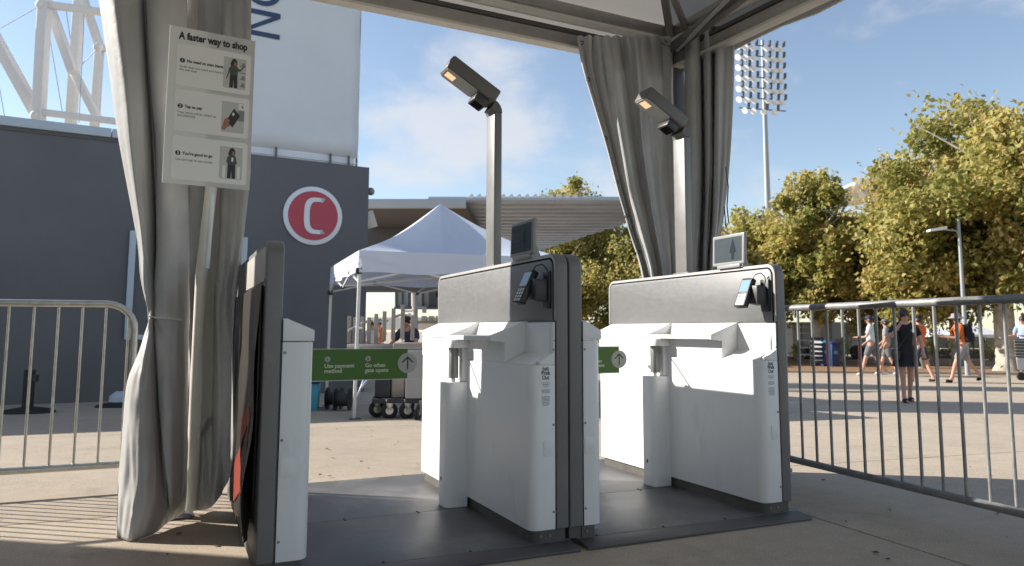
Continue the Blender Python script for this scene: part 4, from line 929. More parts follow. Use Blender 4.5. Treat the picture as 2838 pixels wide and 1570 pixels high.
# white steel truss behind
ts = thing('steel_truss', 'white tubular steel truss with thin cables rising above the slate building', 'truss', dep(110, 330, 21))
def tr_(a, b, s0, wpx, nm='strut', s1=None):
    s1 = s1 or s0; p, q = dep(*a, s0), dep(*b, s1); w_ = wpx * s0 / CAM_F
    obj(nm, MB().bar(p, q, w_, w_, up=(HX, HY, 0.1)), 'truss_white', ts, bev=w_ * 0.12)
tr_((127, -40), (106, 345), 21, 29, 'upright'); tr_((-70, 5), (104, 318), 21.2, 30, 'diagonal'); tr_((96, -60), (122, 8), 21.2, 24, 'diagonal')
tr_((130, 14), (345, 42), 21, 20, 'chord'); tr_((118, 312), (360, 342), 21, 19, 'chord')
tr_((140, 28), (204, 202), 21.5, 24, 'diagonal'); tr_((206, 204), (272, 330), 21.9, 20, 'diagonal'); tr_((222, -40), (196, 350), 24, 24, 'upright', 24)
tr_((232, 0), (276, 128), 24.3, 20, 'diagonal'); tr_((276, 128), (262, 352), 24.5, 20, 'upright'); tr_((272, 132), (330, 142), 24.5, 16, 'chord')
for a, b in (((-5, 82), (115, 15)), ((136, 92), (173, 312)), ((182, 20), (195, 108)), ((226, 180), (268, 138)), ((-2, 240), (13, 325)), ((234, 30), (219, 340))):
    obj('cable', MB().tube(dep(*a, 21.6), dep(*b, 21.6), 0.011, 6), 'mast_grey', ts)
tw0 = Vector((0.35, 24.0, -0.4))
obj('shadow_tower_shaft', MB().box(tw0.x - 0.6, tw0.x + 0.6, tw0.y - 0.6, tw0.y + 0.6, -0.4, 13.0), 'truss_white', ts, bev=0.03)  # added tower, hidden behind the left curtain, to cast a plaza shadow band
for k in range(9): obj('shadow_tower_band', MB().box(tw0.x - 0.64, tw0.x + 0.64, tw0.y - 0.64, tw0.y + 0.64, 0.9 + k * 1.4, 1.02 + k * 1.4), 'mast_grey', ts)
for a in ((112, 14), (97, 320), (272, 132)): obj('gusset', MB().ball(dep(*a, 20.9), 0.13, n=10, m=6), 'truss_white', ts)

# ================================================================== STADIUM ROOFS BEHIND
fb = thing('concourse_roof', 'grey roof with flat fascia and brown soffit right of the slate building', 'roof', dep(1150, 640, 31))
def slab4(pts, dz):      # pts: near-left, near-right, far-right, far-left undersides
    return MB().hexa([*pts, *[p + Vector((0, 0, dz)) for p in pts]])
f0, f1 = dep(940, 584, 30.8), dep(1291, 578, 30.8); ht = dep(1291, 553, 30.8).z - f1.z
f0.z = f1.z
obj('fascia', MB().bar(f0 + Z(ht / 2), f1 + Z(ht / 2), 0.25, ht), 'fascia', fb, bev=0.02)
hv = Vector((HX, HY, 0))
obj('soffit', slab4([f0 + hv * 0.2, f1 + hv * 0.2 - RT * 0.02, f1 + hv * 30, f0 + hv * 30], 0.3), 'soffit_brown', fb)
wa = f0 + hv * 6 - RT * 8; wl_ = (dep(1330, 700, 36.8) - wa).dot(RT)
obj('back_wall', MB().hexa([Vector((p.x, p.y, zz)) for zz in (2.8, f0.z - 0.01) for p in (wa, wa + RT * wl_, wa + RT * wl_ + hv * 0.3, wa + hv * 0.3)]), 'soffit_brown', fb)
cr_ = thing('corrugated_canopy', 'ribbed metal canopy roof behind the white pop-up tent', 'roof', dep(1500, 600, 34))
zr = dep(1500, 560, 32).z
n0, n1 = dep(1293, 560, 32), dep(1752, 560, 32); fa, fb2 = dep(1352, 735, 32), dep(1752, 616, 32)
def onz(u, v, z): d_ = ray(u, v); return CP + d_ * ((z - CAM_H) / d_.z)
fR = onz(1755, 615, zr); fLft = onz(1400, 726, zr)
NR = 24
s_near = 32.0; s_far = fLft.x * HX + fLft.y * HY
def latR(s):              # slanted right-hand far edge
    sR = fR.x * HX + fR.y * HY; lR = fR.dot(RT); sL = s_far; lL = fLft.dot(RT)
    return lR if s < sR else lR + (lL - lR) * (s - sR) / (sL - sR)
for i in range(NR):
    sa_, sb_ = s_near + (s_far - s_near) * i / NR, s_near + (s_far - s_near) * (i + 0.5) / NR; sc_ = s_near + (s_far - s_near) * (i + 1) / NR
    l0 = n0.dot(RT) - 1.6; mb = MB()
    P = lambda l_, s_, z_: RT * l_ + hv * s_ + Vector((0, 0, z_))
    mb.hexa([P(l0, sa_, zr), P(latR(sa_), sa_, zr), P(latR(sb_), sb_, zr), P(l0, sb_, zr), P(l0, sa_, zr + 0.22), P(latR(sa_), sa_, zr + 0.22), P(latR(sb_), sb_, zr + 0.22), P(l0, sb_, zr + 0.22)])
    obj('rib', mb, 'corrugated', cr_, smooth=0)
mb = MB(); mb.add([P(l0, s_near, zr + 0.19), P(latR(s_near), s_near, zr + 0.19), P(fR.dot(RT), fR.x * HX + fR.y * HY, zr + 0.19), P(fLft.dot(RT), s_far, zr + 0.19), P(l0, s_far, zr + 0.19)], [(0, 1, 2, 3, 4)])
obj('deck', mb, 'corrugated', cr_, smooth=0)
obj('edge_beam', MB().bar(P(l0, s_near - 0.06, zr + 0.09), P(n1.dot(RT), s_near - 0.06, zr + 0.09), 0.1, 0.10), 'fascia', cr_)
for i in range(14):      # upturned white sheet ends along the top edge
    lx = n0.dot(RT) + 0.02 + i * 0.335
    if i < 15: obj('sheet_end', MB().prism([(0, 0), (0.31, 0.0), (0.31, 0.055), (0.22, 0.20), (0.16, 0.16)], lambda a, b, wd: P(lx + a, s_near + wd, zr + 0.145 + b), -0.05, 1.4), 'corr_white', cr_, smooth=0)
for l_ in (-2.05,): obj('column', MB().tube(P(l_, 36, -0.37), P(l_, 36, zr), 0.16, 14), 'mast_grey', cr_)
# far glazed stand under the pop-up tent
gs = thing('glazed_stand', 'distant grandstand with a glazed front seen under the pop-up tent', 'building', dep(1160, 900, 58))
S = 58
def gbox(u0, u1, v0, v1, s0, s1): 
    a, b = dep(u0, v1, s0), dep(u1, v1, s0); c, d = dep(u0, v0, s0), dep(u1, v0, s0); e2 = hv * (s1 - s0)
    return MB().hexa([a, b, b + e2, a + e2, c, d, d + e2, c + e2])
obj('window_band', gbox(1094, 1345, 806, 856, S, S + 3), 'window_pale', gs)
for i, (u0, u1) in enumerate(((1096, 1101), (1113, 1118), (1131, 1136), (1169, 1174), (1188, 1210), (1232, 1238), (1262, 1268), (1290, 1318))): obj('window', gbox(u0, u1, 808, 853, S - 0.2, S), 'window_dark', gs)
obj('sill', gbox(1092, 1345, 851, 857, S - 0.5, S), 'window_dark', gs)
obj('column', MB().tube(dep(1152, 1000, S - 1.5), dep(1150, 800, S - 1.5), 0.20, 12), 'mast_grey', gs)
obj('column', MB().tube(dep(1145, 850, S - 2.0), dep(1145, 800, S - 2.0), 0.12, 12), 'truss_white', gs)
obj('pipe', MB().path([dep(1122, 863, S - 2), dep(1140, 863, S - 2), dep(1146, 858, S - 2), dep(1146, 800, S - 2)], 0.10, 10), 'truss_white', gs)
obj('light_bar', gbox(1142, 1182, 850, 855, S - 2, S - 1.8), 'mast_grey', gs); obj('light_box', gbox(1170, 1180, 855, 868, S - 2, S - 1.6), 'mast_grey', gs)
obj('seating', gbox(1020, 1345, 880, 915, S + 4, S + 10), 'corr_white', gs); obj('seating', gbox(1150, 1345, 890, 897, S + 3, S + 3.8), 'fence_olive', gs)
for i in range(9): obj('seat_block', gbox(1168 + i * 20, 1182 + i * 20, 876, 893, S + 3.2, S + 3.8), 'window_pale', gs)

# ================================================================== POP-UP CANOPY
pc = [Vector((2.196, 10.202, 0)), Vector((5.18, 10.05, 0)), Vector((5.35, 13.05, 0)), Vector((2.372, 13.201, 0))]
for p in pc: p.z = gz(p.x, p.y)
pu = thing('popup_canopy', 'white pop-up canopy with pointed roof in front of the slate wall', 'canopy', (pc[0] + pc[2]) / 2)
zE, zV = 2.03, 1.72; apex = (pc[0] + pc[2]) / 2; apex.z = dep(1204, 566, apex.x * HX + apex.y * HY).z
zE = dep(992, 694, pc[0].x * HX + pc[0].y * HY).z; zV = dep(992, 756, pc[0].x * HX + pc[0].y * HY).z
pcen = Vector((apex.x, apex.y, 0))
mb = MB()
for k in range(4):
    a, b = pc[k].copy(), pc[(k + 1) % 4].copy(); a.z = b.z = zE; rows = []
    for i in range(13):
        t_ = i / 12; row = []
        for j in range(17):
            p = a.lerp(b, j / 16).lerp(Vector((apex.x, apex.y, apex.z)), min(t_, 0.995)); f_ = math.sin(math.pi * j / 16)
            p.z -= (0.24 * math.sin(math.pi * t_) ** 0.9 * f_ + 0.10 * math.sin(math.pi * t_)) * 1.0
            p.z += 0.03 * math.sin(j * 1.7 + k) * (1 - t_) * f_ * t_ * 2
            p.z += 0.045 * math.sin(14 * t_ + 0.6 * j) * math.exp(-((j - 6) / 5.0) ** 2) * math.exp(-(t_ / 0.35) ** 2) * t_ * 2
            row.append(p)
        rows.append(row)
    mb.sheet(rows)
rf = obj('roof_cloth', mb, 'popup_white', pu, smooth=50)
for k in range(4):
    a, b = pc[k].copy(), pc[(k + 1) % 4].copy(); rows = []; n_ = (b - a).cross(Vector((0, 0, 1))).normalized()
    for i in range(5):
        z = zE - (zE - zV) * i / 4
        rows.append([Vector(((a.x + (b.x - a.x) * j / 20), a.y + (b.y - a.y) * j / 20, z + 0.012 * math.sin(j * 0.9 + k) * (i == 4))) + n_ * (0.018 * math.sin(j * 1.3 + i * 0.5 + k) * (i / 4) + 0.03 * i / 4) for j in range(21)])
    m2 = MB(); m2.sheet(rows); obj('valance', m2, 'popup_white', rf, smooth=60)
for k in range(4):
    p = pc[k]
    lg = obj('leg', MB().obox(p + Z((zV - p.z + 0.1) / 2), 0.042, 0.042, zV - p.z + 0.1, pc[1] - pc[0]), 'popup_leg', pu, bev=0.004)
    obj('foot', MB().obox(p + Z(0.008), 0.14, 0.12, 0.016, pc[1] - pc[0]), 'dark_plastic', lg, bev=0.003)
    obj('slider', MB().obox(Vector((p.x, p.y, zV - 0.13 if k == 3 else zV + 0.02)), 0.075, 0.075, 0.08, pc[1] - pc[0]), 'black_plastic', lg, bev=0.006)
zt_, zl_ = zV + 0.22, zV - 0.12
for k in range(4):
    a, b = pc[k], pc[(k + 1) % 4]
    for (t0, t1, za, zb2) in ((0, 0.5, zt_, zl_), (0, 0.5, zl_, zt_), (0.5, 1, zl_, zt_), (0.5, 1, zt_, zl_)):
        p, q = a.lerp(b, t0), a.lerp(b, t1); obj('truss_bar', MB().bar(Vector((p.x, p.y, za)), Vector((q.x, q.y, zb2)), 0.014, 0.026), 'popup_leg', pu)
    for t_, z in ((0.25, (zt_ + zl_) / 2), (0.75, (zt_ + zl_) / 2), (0.5, zl_)):
        p = a.lerp(b, t_); obj('joint', MB().obox((p.x, p.y, z), 0.055, 0.04, 0.045), 'black_plastic', pu, bev=0.005)
    m_ = a.lerp(b, 0.5); obj('truss_bar', MB().bar(Vector((m_.x, m_.y, zl_ + 0.02)), Vector((apex.x, apex.y, zt_ - 0.15)), 0.014, 0.024), 'popup_leg', pu)
obj('centre_pole', MB().tube((apex.x, apex.y, zV - 0.2), (apex.x, apex.y, apex.z - 0.02), 0.02, 10), 'popup_leg', pu)
obj('joint', MB().obox((apex.x, apex.y, zV - 0.2), 0.09, 0.09, 0.07), 'black_plastic', pu, bev=0.006)

# ================================================================== CART AND CLUTTER UNDER THE CANOPY
SCT = 10.6
def atg(u, s, z): p = dep(u, 918, s); return Vector((p.x, p.y, z))
g_ = lambda u, s: gz(atg(u, s, 0).x, atg(u, s, 0).y)
ct = thing('equipment_cart', 'dark wheeled cart loaded with upright grey boards under the pop-up canopy', 'cart', atg(1090, SCT, g_(1090, SCT)))
zg = g_(1090, SCT)
obj('deck', MB().hexa([atg(u, s, z) for z in (0.015, 0.075) for u, s in ((1035, SCT - 0.35), (1180, SCT - 0.35), (1190, SCT + 0.55), (1045, SCT + 0.55))]), 'cart_dark', ct, bev=0.01)
for u, s, nm in ((1050, SCT - 0.1, 0), (1083, SCT - 0.3, 0), (1133, SCT - 0.3, 0), (1162, SCT - 0.45, 0), (1178, SCT + 0.2, 0)):
    c = atg(u, s, zg + 0.115); ax_ = (RT * (0.9 if u < 1160 else 0.15) + hv * (0.35 if u < 1160 else 0.95)).normalized()
    si = ax_.cross(Vector((0, 0, 1)))
    wh = obj('wheel', MB().tube(c - si * 0.022, c + si * 0.022, 0.112, 22), 'rubber', ct, bev=0.008)
    obj('hub', MB().tube(c - si * 0.026, c + si * 0.026, 0.05, 16), 'chrome', wh)
    obj('fork', MB().hexa([c + si * 0.032 + ax_ * a + Z(z) for z, w2 in ((-0.01, 0.02), (0.15, 0.06)) for a in (-w2, w2)] + [c + si * 0.038 + ax_ * a + Z(z) for z, w2 in ((-0.01, 0.02), (0.15, 0.06)) for a in (-w2, w2)]), 'chrome', wh)
obj('bin_wall', MB().hexa([atg(u, s, z) for z in (0.08, 0.70) for u, s in ((1127, SCT - 0.38), (1188, SCT - 0.38), (1194, SCT + 0.2), (1133, SCT + 0.2))]), 'cart_pale', ct, bev=0.012)
obj('crate', MB().hexa([atg(u, s, z) for z in (0.08, 0.42) for u, s in ((1042, SCT - 0.25), (1085, SCT - 0.25), (1092, SCT + 0.3), (1049, SCT + 0.3))]), 'cart_dark', ct, bev=0.01)
obj('crate', MB().hexa([atg(u, s, z) for z in (0.08, 0.40) for u, s in ((1088, SCT - 0.22), (1124, SCT - 0.22), (1130, SCT + 0.3), (1094, SCT + 0.3))]), 'slat_grey', ct, bev=0.01)
obj('tray', MB().hexa([atg(u, s, z) for z in (0.62, 0.78) for u, s in ((962, SCT + 0.1), (1095, SCT - 0.3), (1120, SCT + 0.3), (985, SCT + 0.6))]), 'cart_dark', ct, bev=0.01)
obj('tray', MB().hexa([atg(u, s, z) for z in (0.70, 0.80) for u, s in ((1090, SCT - 0.32), (1190, SCT - 0.32), (1196, SCT + 0.3), (1100, SCT + 0.3))]), 'slat_grey', ct, bev=0.01)
for u, w_, v0, v1 in ((967, 8, 877, 952), (983, 8, 880, 955), (1003, 8, 878, 956), (1021, 9, 880, 960), (1041, 9, 870, 950), (1064, 10, 863, 946), (1089, 11, 855, 942), (1115, 13, 845, 940), (1143, 9, 874, 944)):
    s_ = SCT + 0.45 - (u - 967) / 300; a, b = dep(u, v1, s_), dep(u + 2, v0, s_); wm = w_ * s_ / CAM_F
    obj('upright_board', MB().bar(a, b, wm, 0.05, up=RT), 'slat_grey', ct, bev=0.006)
for k, (u0, u1, v) in enumerate(((965, 1005, 912), (1000, 1050, 893), (1035, 1075, 889), (1085, 1140, 876))):
    a, m_, b = dep(u0, v + 6, SCT + 0.3), dep((u0 + u1) / 2, v - 4, SCT + 0.35), dep(u1, v, SCT + 0.3); obj('tube', MB().path([a, m_, b], 0.02, 8), 'cart_pale', ct)
obj('label_card', MB().obox(dep(1118, 947, SCT - 0.36), 0.03, 0.006, 0.06, RT), 'board_white', ct)
mb = MB(); pts = [gg(880, 1133), gg(930, 1132), gg(965, 1122), gg(985, 1105)]; pts = [p + Z(0.02) for p in pts] + [dep(1003, 1075, 10.3), dep(1018, 1055, 10.4), dep(1028, 1040, 10.5)]
mb.path(spline(pts, 6), 0.017, 10); tag(obj('hose', mb, 'hose', None), 'pale blue hose curling from the cart across the ground', 'hose')
mb = MB(); mb.path(spline([dep(990, 1100, 10.25), dep(1004, 1065, 10.3), dep(1012, 1040, 10.45)], 6), 0.014, 8); tag(obj('hose', mb, 'hose', None), 'short pale blue hose hanging beside the cart', 'hose')
bb = thing('storage_bin', 'blue storage bin on the ground between the two left canopy legs', 'bin', atg(880, 12.0, g_(880, 12.0)))
obj('tub', MB().hexa([atg(u, s, z) for z, e in ((g_(880, 12), 0), (0.17, 4)) for u, s in ((858 - e, 11.8), (886 + e, 11.8), (890 + e, 12.3), (862 - e, 12.3))]), 'cyan', bb, bev=0.02)
obj('rim', MB().hexa([atg(u, s, z) for z in (0.171, 0.20) for u, s in ((852, 11.76), (892, 11.76), (896, 12.34), (856, 12.34))]), 'bin_blue', bb, bev=0.008)
for k, (u, s) in enumerate(((932, 12.2), (955, 11.9))):
    c = atg(u, s, g_(u, s) + 0.17)
    lb = ('low black drum of cable behind the front canopy leg', 'low black drum of cable left of the front canopy leg')[1 - k]
    dr = thing('cable_drum', lb, 'cable drum', c - Z(0.17)); 
    obj('drum', MB().tube(c - RT * 0.10, c + RT * 0.10, 0.10, 18), 'cart_dark', dr)
    for sg_ in (-1, 1): obj('flange', MB().tube(c + RT * 0.10 * sg_, c + RT * 0.115 * sg_, 0.17, 22), 'rubber', dr)
# stanchion bases by the wall
for u, v, lb in ((75, 1145, 'black retractable-belt stanchion on a round base by the slate wall'), (330, 1128, 'low grey weight with round base at the foot of the slate wall')):
    c = gg(u, v); st_ = thing('stanchion' if u < 100 else 'ground_weight', lb, 'stanchion' if u < 100 else 'weight', c)
    obj('base', MB().lathe([(0.36, 0.0), (0.36, 0.02), (0.30, 0.05), (0.07, 0.09)], c, 28), 'rubber', st_)
    if u < 100:
        obj('stem', MB().tube(c + Z(0.085), c + Z(0.62), 0.075, 16), 'rubber', st_); obj('belt_clip', MB().obox(c + Z(0.5) + RT * 0.09, 0.05, 0.07, 0.10, RT), 'black_plastic', st_)
    else: obj('top_cap', MB().lathe([(0.16, 0.085), (0.15, 0.18), (0.06, 0.25)], c, 20), 'coping_blue', st_)

# ================================================================== FLOODLIGHT MAST
SM = 78
fm = thing('floodlight_mast', 'tall stadium floodlight mast with seven rows of lamps', 'floodlight mast', atg(2128, SM, -0.37))
pt_, pb_ = dep(2113, 112, SM), atg(2131, SM, -0.37); pb_.x = pt_.x; pb_.y = pt_.y
obj('mast', MB().path([pb_, pt_], [0.42, 0.17], 18), 'mast_grey', fm)
cdir = (RT * 0.80 - hv * 0.60).normalized()
for r_ in range(7):
    z = dep(2113, 131 + 29.3 * r_, SM).z; base = Vector((pt_.x, pt_.y, z)) - hv * 0.3
    pxm = SM / CAM_F
    lamps = (-3.1, -2.1, -1.1, 0.55, 1.5, 2.4) if r_ < 6 else (-2.4, -1.3, 0.0, 1.4)
    sc_ = 22 * pxm
    sl_ = Vector((0, 0, -0.075))
    obj('crossarm', MB().bar(base + RT * (-3.4 * sc_) + sl_ * (-3.4) * sc_, base + RT * (2.6 * sc_) + sl_ * 2.6 * sc_, 0.10, 0.10), 'aluminium_dark', fm)
    for q in lamps:
        c = base + (RT + sl_) * (q * sc_)
        hd_ = c + RT * (-0.10) - Z(0.16); fdv = (-RT * 0.75 - hv * 0.5 - Z(0.55)).normalized()
        lp = MB().path([hd_ - fdv * 0.26, hd_, hd_ + fdv * 0.24], [0.12, 0.22, 0.36], 12)
        lo = obj('lamp', lp, 'lamp_white', fm); obj('ballast', MB().tube(c + Z(0.10) + RT * 0.18, c + Z(0.62) + RT * 0.22, 0.15, 8), 'aluminium_dark', lo)
# far roof corner over the trees
fr2 = thing('far_stand_roof', 'distant white cantilever roof corner above the trees', 'roof', dep(2430, 520, 70))
mb = MB(); z_ = 70
a, b, c_ = dep(2366, 512, z_), dep(2560, 502, z_), dep(2400, 540, z_)
obj('roof_edge', MB().bar(a, b, 0.4, 0.35), 'corr_white', fr2); obj('roof_edge', MB().bar(a, dep(2402, 560, z_ + 6), 0.4, 0.3), 'corr_white', fr2)
obj('roof_deck', MB().hexa([a + hv * 0.3, b + hv * 0.3, b + hv * 14, a + hv * 14] + [p + Z(0.25) for p in (a + hv * 0.3, b + hv * 0.3, b + hv * 14, a + hv * 14)]), 'beige_box', fr2)
obj('roof_column', MB().tube(dep(2470, 515, z_ + 8), atg(2470, z_ + 8, -0.37), 0.3, 12), 'truss_white', fr2)

# ================================================================== STREET LAMP
SLp = 23.5
lp = thing('street_lamp', 'slim grey street lamp with one flat arm in front of the trees', 'street lamp', atg(2672, SLp, -0.37))
tp = dep(2656, 604, SLp); bs = Vector((tp.x, tp.y, -0.37))
obj('pole', MB().path([bs, tp], [0.075, 0.045], 14), 'mast_grey', lp)
ar = dep(2650, 640, SLp); ar.x, ar.y = tp.x, tp.y
hd0 = dep(2620, 637, SLp - 0.2)
obj('arm', MB().path([ar - Z(0.15), ar - RT * 0.08, hd0], 0.03, 10), 'mast_grey', lp)
hd1 = dep(2573, 643, SLp - 0.5)
obj('lamp_head', MB().hexa([hd0 + hv * 0.1, hd0 - hv * 0.12, hd1 - hv * 0.12, hd1 + hv * 0.12, hd0 + hv * 0.1 + Z(0.10), hd0 - hv * 0.12 + Z(0.10), hd1 - hv * 0.12 + Z(0.06), hd1 + hv * 0.12 + Z(0.06)]), 'lamp_white', lp, bev=0.01)

# ================================================================== TREES
def tree(label, u, s, top_v, rad, seed, leaves=7000, bottom=1.1, base=None, lean=0.0, trunk_r=0.22, dens=2.3, lsz=0.9):
    rnd = random.Random(seed); p = atg(u, s, -0.37); topz = dep(u, top_v, s).z; H_ = topz + 0.37
    t = thing('plane_tree', label, 'tree', p, group='autumn plane trees', world=False)
    # trunk and limbs (local coordinates)
    mb = MB(); f0 = H_ * 0.34
    tp = [Vector((0, 0, -0.05)), Vector((0.02, 0, 0.25)), Vector((0.06 * lean, 0.03, f0 * 0.5)), Vector((0.15 * lean, 0.05, f0))]
    mb.path(tp, [trunk_r * 1.55, trunk_r * 1.1, trunk_r * 0.95, trunk_r * 0.85], 14)
    tk = obj('trunk', mb, 'bark', t, smooth=60)
    lb = MB(); tips = []
    for k in range(9):
        a = k * 2.4 + rnd.uniform(-0.4, 0.4); rr_ = rad * rnd.uniform(0.45, 0.85); zt2 = H_ * rnd.uniform(0.5, 0.9)
        e = Vector((math.cos(a) * rr_, math.sin(a) * rr_, zt2)); m_ = tp[3].lerp(e, 0.5) + Vector((0, 0, 0.1 * H_)); m_.x *= 0.8; m_.y *= 0.8
        lb.path(spline([tp[3] - Z(0.2 * k / 9 * f0), m_, e], 4), [trunk_r * 0.5 * (1 - 0.8 * i / 8) for i in range(9)], 8); tips.append(e)
        for q in range(2):
            e2 = e.lerp(m_, 0.4) + Vector((rnd.uniform(-1, 1), rnd.uniform(-1, 1), rnd.uniform(0, 1))) * rad * 0.35
            lb.tube(m_.lerp(e, 0.5), e2, trunk_r * 0.16, 6, trunk_r * 0.04)
    obj('limbs', lb, 'bark', t, smooth=60)
    # crown: leaf-sized faces in clumps
    cz = (H_ + bottom + 0.37) / 2; hz = (H_ - bottom - 0.37) / 2
    ncl = 84
    clumps = []
    for k in range(ncl):
        while True:
            d = Vector((rnd.uniform(-1, 1), rnd.uniform(-1, 1), rnd.uniform(-1, 1)))
            if 0.25 < d.length < 1: break
        d = d * (0.62 + 0.30 * d.length)
        zf = d.z; taper = 1.0 if zf < 0 else math.sqrt(max(0.05, 1 - 0.75 * zf * zf))
        clumps.append((Vector((d.x * rad * taper, d.y * rad * taper, cz + d.z * hz)), rad * rnd.uniform(0.15, 0.27), rnd.random()))
    clumps += [(Vector((rnd.uniform(-0.3, 0.3) * rad, rnd.uniform(-0.3, 0.3) * rad, H_ - rad * 0.12)), rad * 0.13, rnd.random())]
    per = int(leaves * dens / len(clumps)); rg = np.random.default_rng(seed)
    nL_ = per * len(clumps)
    cc_ = np.repeat(np.array([tuple(c) for c, _, _ in clumps]), per, 0); cr2 = np.repeat(np.array([r_ for _, r_, _ in clumps]), per); ct_ = np.repeat(np.array([q for _, _, q in clumps]), per)
    un = lambda a: a / np.linalg.norm(a, axis=1, keepdims=True)
    d = un(rg.normal(size=(nL_, 3)) * (1, 1, 0.8)) * (cr2 * rg.random(nL_) ** 0.42 * np.where(rg.random(nL_) < 0.9, 1.0, 1.4))[:, None]
    o = cc_ + d; sz = (rg.uniform(0.075, 0.15, nL_) * lsz)[:, None]
    ln3 = un(rg.normal(size=(nL_, 3)) * 0.8 + (-0.35, 0.1, 0.6)); ax1 = un(np.cross(ln3, rg.normal(size=(nL_, 3)))); ax2 = np.cross(ln3, ax1); nn = np.cross(ax1, ax2) * sz * 0.25
    vs = np.stack([o - ax1 * sz, o + ax2 * sz * 0.74 + nn, o + ax1 * sz, o - ax2 * sz * 0.74 + nn], 1).reshape(-1, 3)
    b4 = np.arange(nL_)[:, None] * 4; fs = np.concatenate([b4 + (0, 1, 2), b4 + (0, 2, 3)], 0)
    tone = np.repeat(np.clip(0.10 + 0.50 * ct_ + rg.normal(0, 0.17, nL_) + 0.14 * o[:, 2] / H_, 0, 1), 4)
    me = bpy.data.meshes.new('crown'); me.from_pydata(vs.tolist(), [], fs.tolist())
    at = me.attributes.new('tone', 'FLOAT', 'POINT'); at.data.foreach_set('value', tone.astype(np.float32))
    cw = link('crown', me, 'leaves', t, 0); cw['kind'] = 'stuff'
    return t
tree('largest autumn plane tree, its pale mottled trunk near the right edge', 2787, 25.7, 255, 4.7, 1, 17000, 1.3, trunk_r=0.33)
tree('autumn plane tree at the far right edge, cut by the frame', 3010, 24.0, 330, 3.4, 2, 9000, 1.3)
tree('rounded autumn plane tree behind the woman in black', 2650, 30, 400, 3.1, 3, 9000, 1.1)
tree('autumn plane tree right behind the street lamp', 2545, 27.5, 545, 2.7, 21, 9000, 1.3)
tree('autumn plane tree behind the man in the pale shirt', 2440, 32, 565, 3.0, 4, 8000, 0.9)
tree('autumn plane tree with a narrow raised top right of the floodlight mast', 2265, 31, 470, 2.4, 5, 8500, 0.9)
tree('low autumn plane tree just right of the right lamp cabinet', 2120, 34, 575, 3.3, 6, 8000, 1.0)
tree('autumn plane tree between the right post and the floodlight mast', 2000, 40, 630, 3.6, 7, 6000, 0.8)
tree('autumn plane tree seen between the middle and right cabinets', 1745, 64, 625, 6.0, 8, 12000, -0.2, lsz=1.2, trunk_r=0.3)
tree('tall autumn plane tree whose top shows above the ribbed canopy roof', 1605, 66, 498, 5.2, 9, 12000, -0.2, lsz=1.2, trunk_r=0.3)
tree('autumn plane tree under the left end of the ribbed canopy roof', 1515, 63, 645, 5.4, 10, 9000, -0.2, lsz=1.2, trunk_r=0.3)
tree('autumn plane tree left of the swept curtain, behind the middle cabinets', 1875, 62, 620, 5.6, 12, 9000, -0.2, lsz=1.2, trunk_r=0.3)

# ================================================================== BACKGROUND BY THE TREES
def upbox(u0, u1, v1, s0, v0=None, s1=None, foot=True):
    s1 = s1 or s0 + 1; a, b = atg(u0, s0, -0.36), atg(u1, s0, -0.36); top = dep((u0 + u1) / 2, v1, s0).z
    if v0 is not None: a.z = b.z = dep((u0 + u1) / 2, v0, s0).z
    e2 = hv * (s1 - s0); q = lambda p: Vector((p.x, p.y, top))
    return MB().hexa([a, b, b + e2, a + e2, q(a), q(b), q(b) + e2, q(a) + e2])
# grey trailer
tl_ = thing('service_trailer', 'pale grey service trailer behind the sandwich board', 'trailer', atg(2310, 36, -0.37))
obj('body', upbox(2196, 2420, 893, 36, 984, 39), 'trailer_grey', tl_, bev=0.05)
for u in (2222, 2262, 2305, 2350, 2395): obj('panel_rib', upbox(u, u + 1.2, 896, 35.95, 982, 35.99), 'window_pale', tl_)
for u in (2240, 2375): 
    c = atg(u, 35.9, -0.37 + 0.33); obj('wheel', MB().tube(c - hv * 0.1, c + hv * 0.1, 0.33, 20), 'rubber', tl_)
obj('window', upbox(2363, 2392, 897, 35.9, 935, 35.99), 'window_dark', tl_)
# shelving rack
rk = thing('shelving_rack', 'dark open shelving rack beside the sandwich board', 'shelving', atg(2235, 31.5, -0.37))
for u in (2222, 2248): obj('upright', upbox(u - 1.4, u + 1.4, 900, 31.5, None, 31.55), 'fence_dark', rk)
for v in (905, 922, 942, 962, 982): obj('shelf', upbox(2223.5, 2246.5, v, 31.45, v + 4, 31.9), 'trailer_grey', rk)
# sandwich board
ab = thing('sandwich_board', 'black framed sandwich board with white rows by the planting bed', 'sign board', gg(2256, 1018))
q = gg(2262, 1018); sS = q.x * HX + q.y * HY
def abx(u0, u1, v0, v1, ds, th=0.03):
    a, b, c, d = dep(u0, v1, sS + ds), dep(u1, v1, sS + ds), dep(u1 - 3, v0, sS + ds + 0.15), dep(u0 - 3, v0, sS + ds + 0.15); e2 = hv * th
    return MB().hexa([a, b, b + e2, a + e2, d, c, c + e2, d + e2])
obj('frame', abx(2247, 2285, 935, 1009, 0), 'cart_dark', ab)
for i in range(5): obj('row', abx(2250.5 + i * 0.2, 2278 + i * 0.7, 944 + i * 12, 952 + i * 12, -0.02, 0.02), 'board_white', ab)
obj('leg', abx(2249, 2252, 1008, 1019, 0.0), 'cart_dark', ab); obj('leg', abx(2281, 2284, 1008, 1019, 0.0), 'cart_dark', ab); obj('rear_panel', abx(2249, 2286, 937, 1017, 0.4), 'cart_dark', ab)
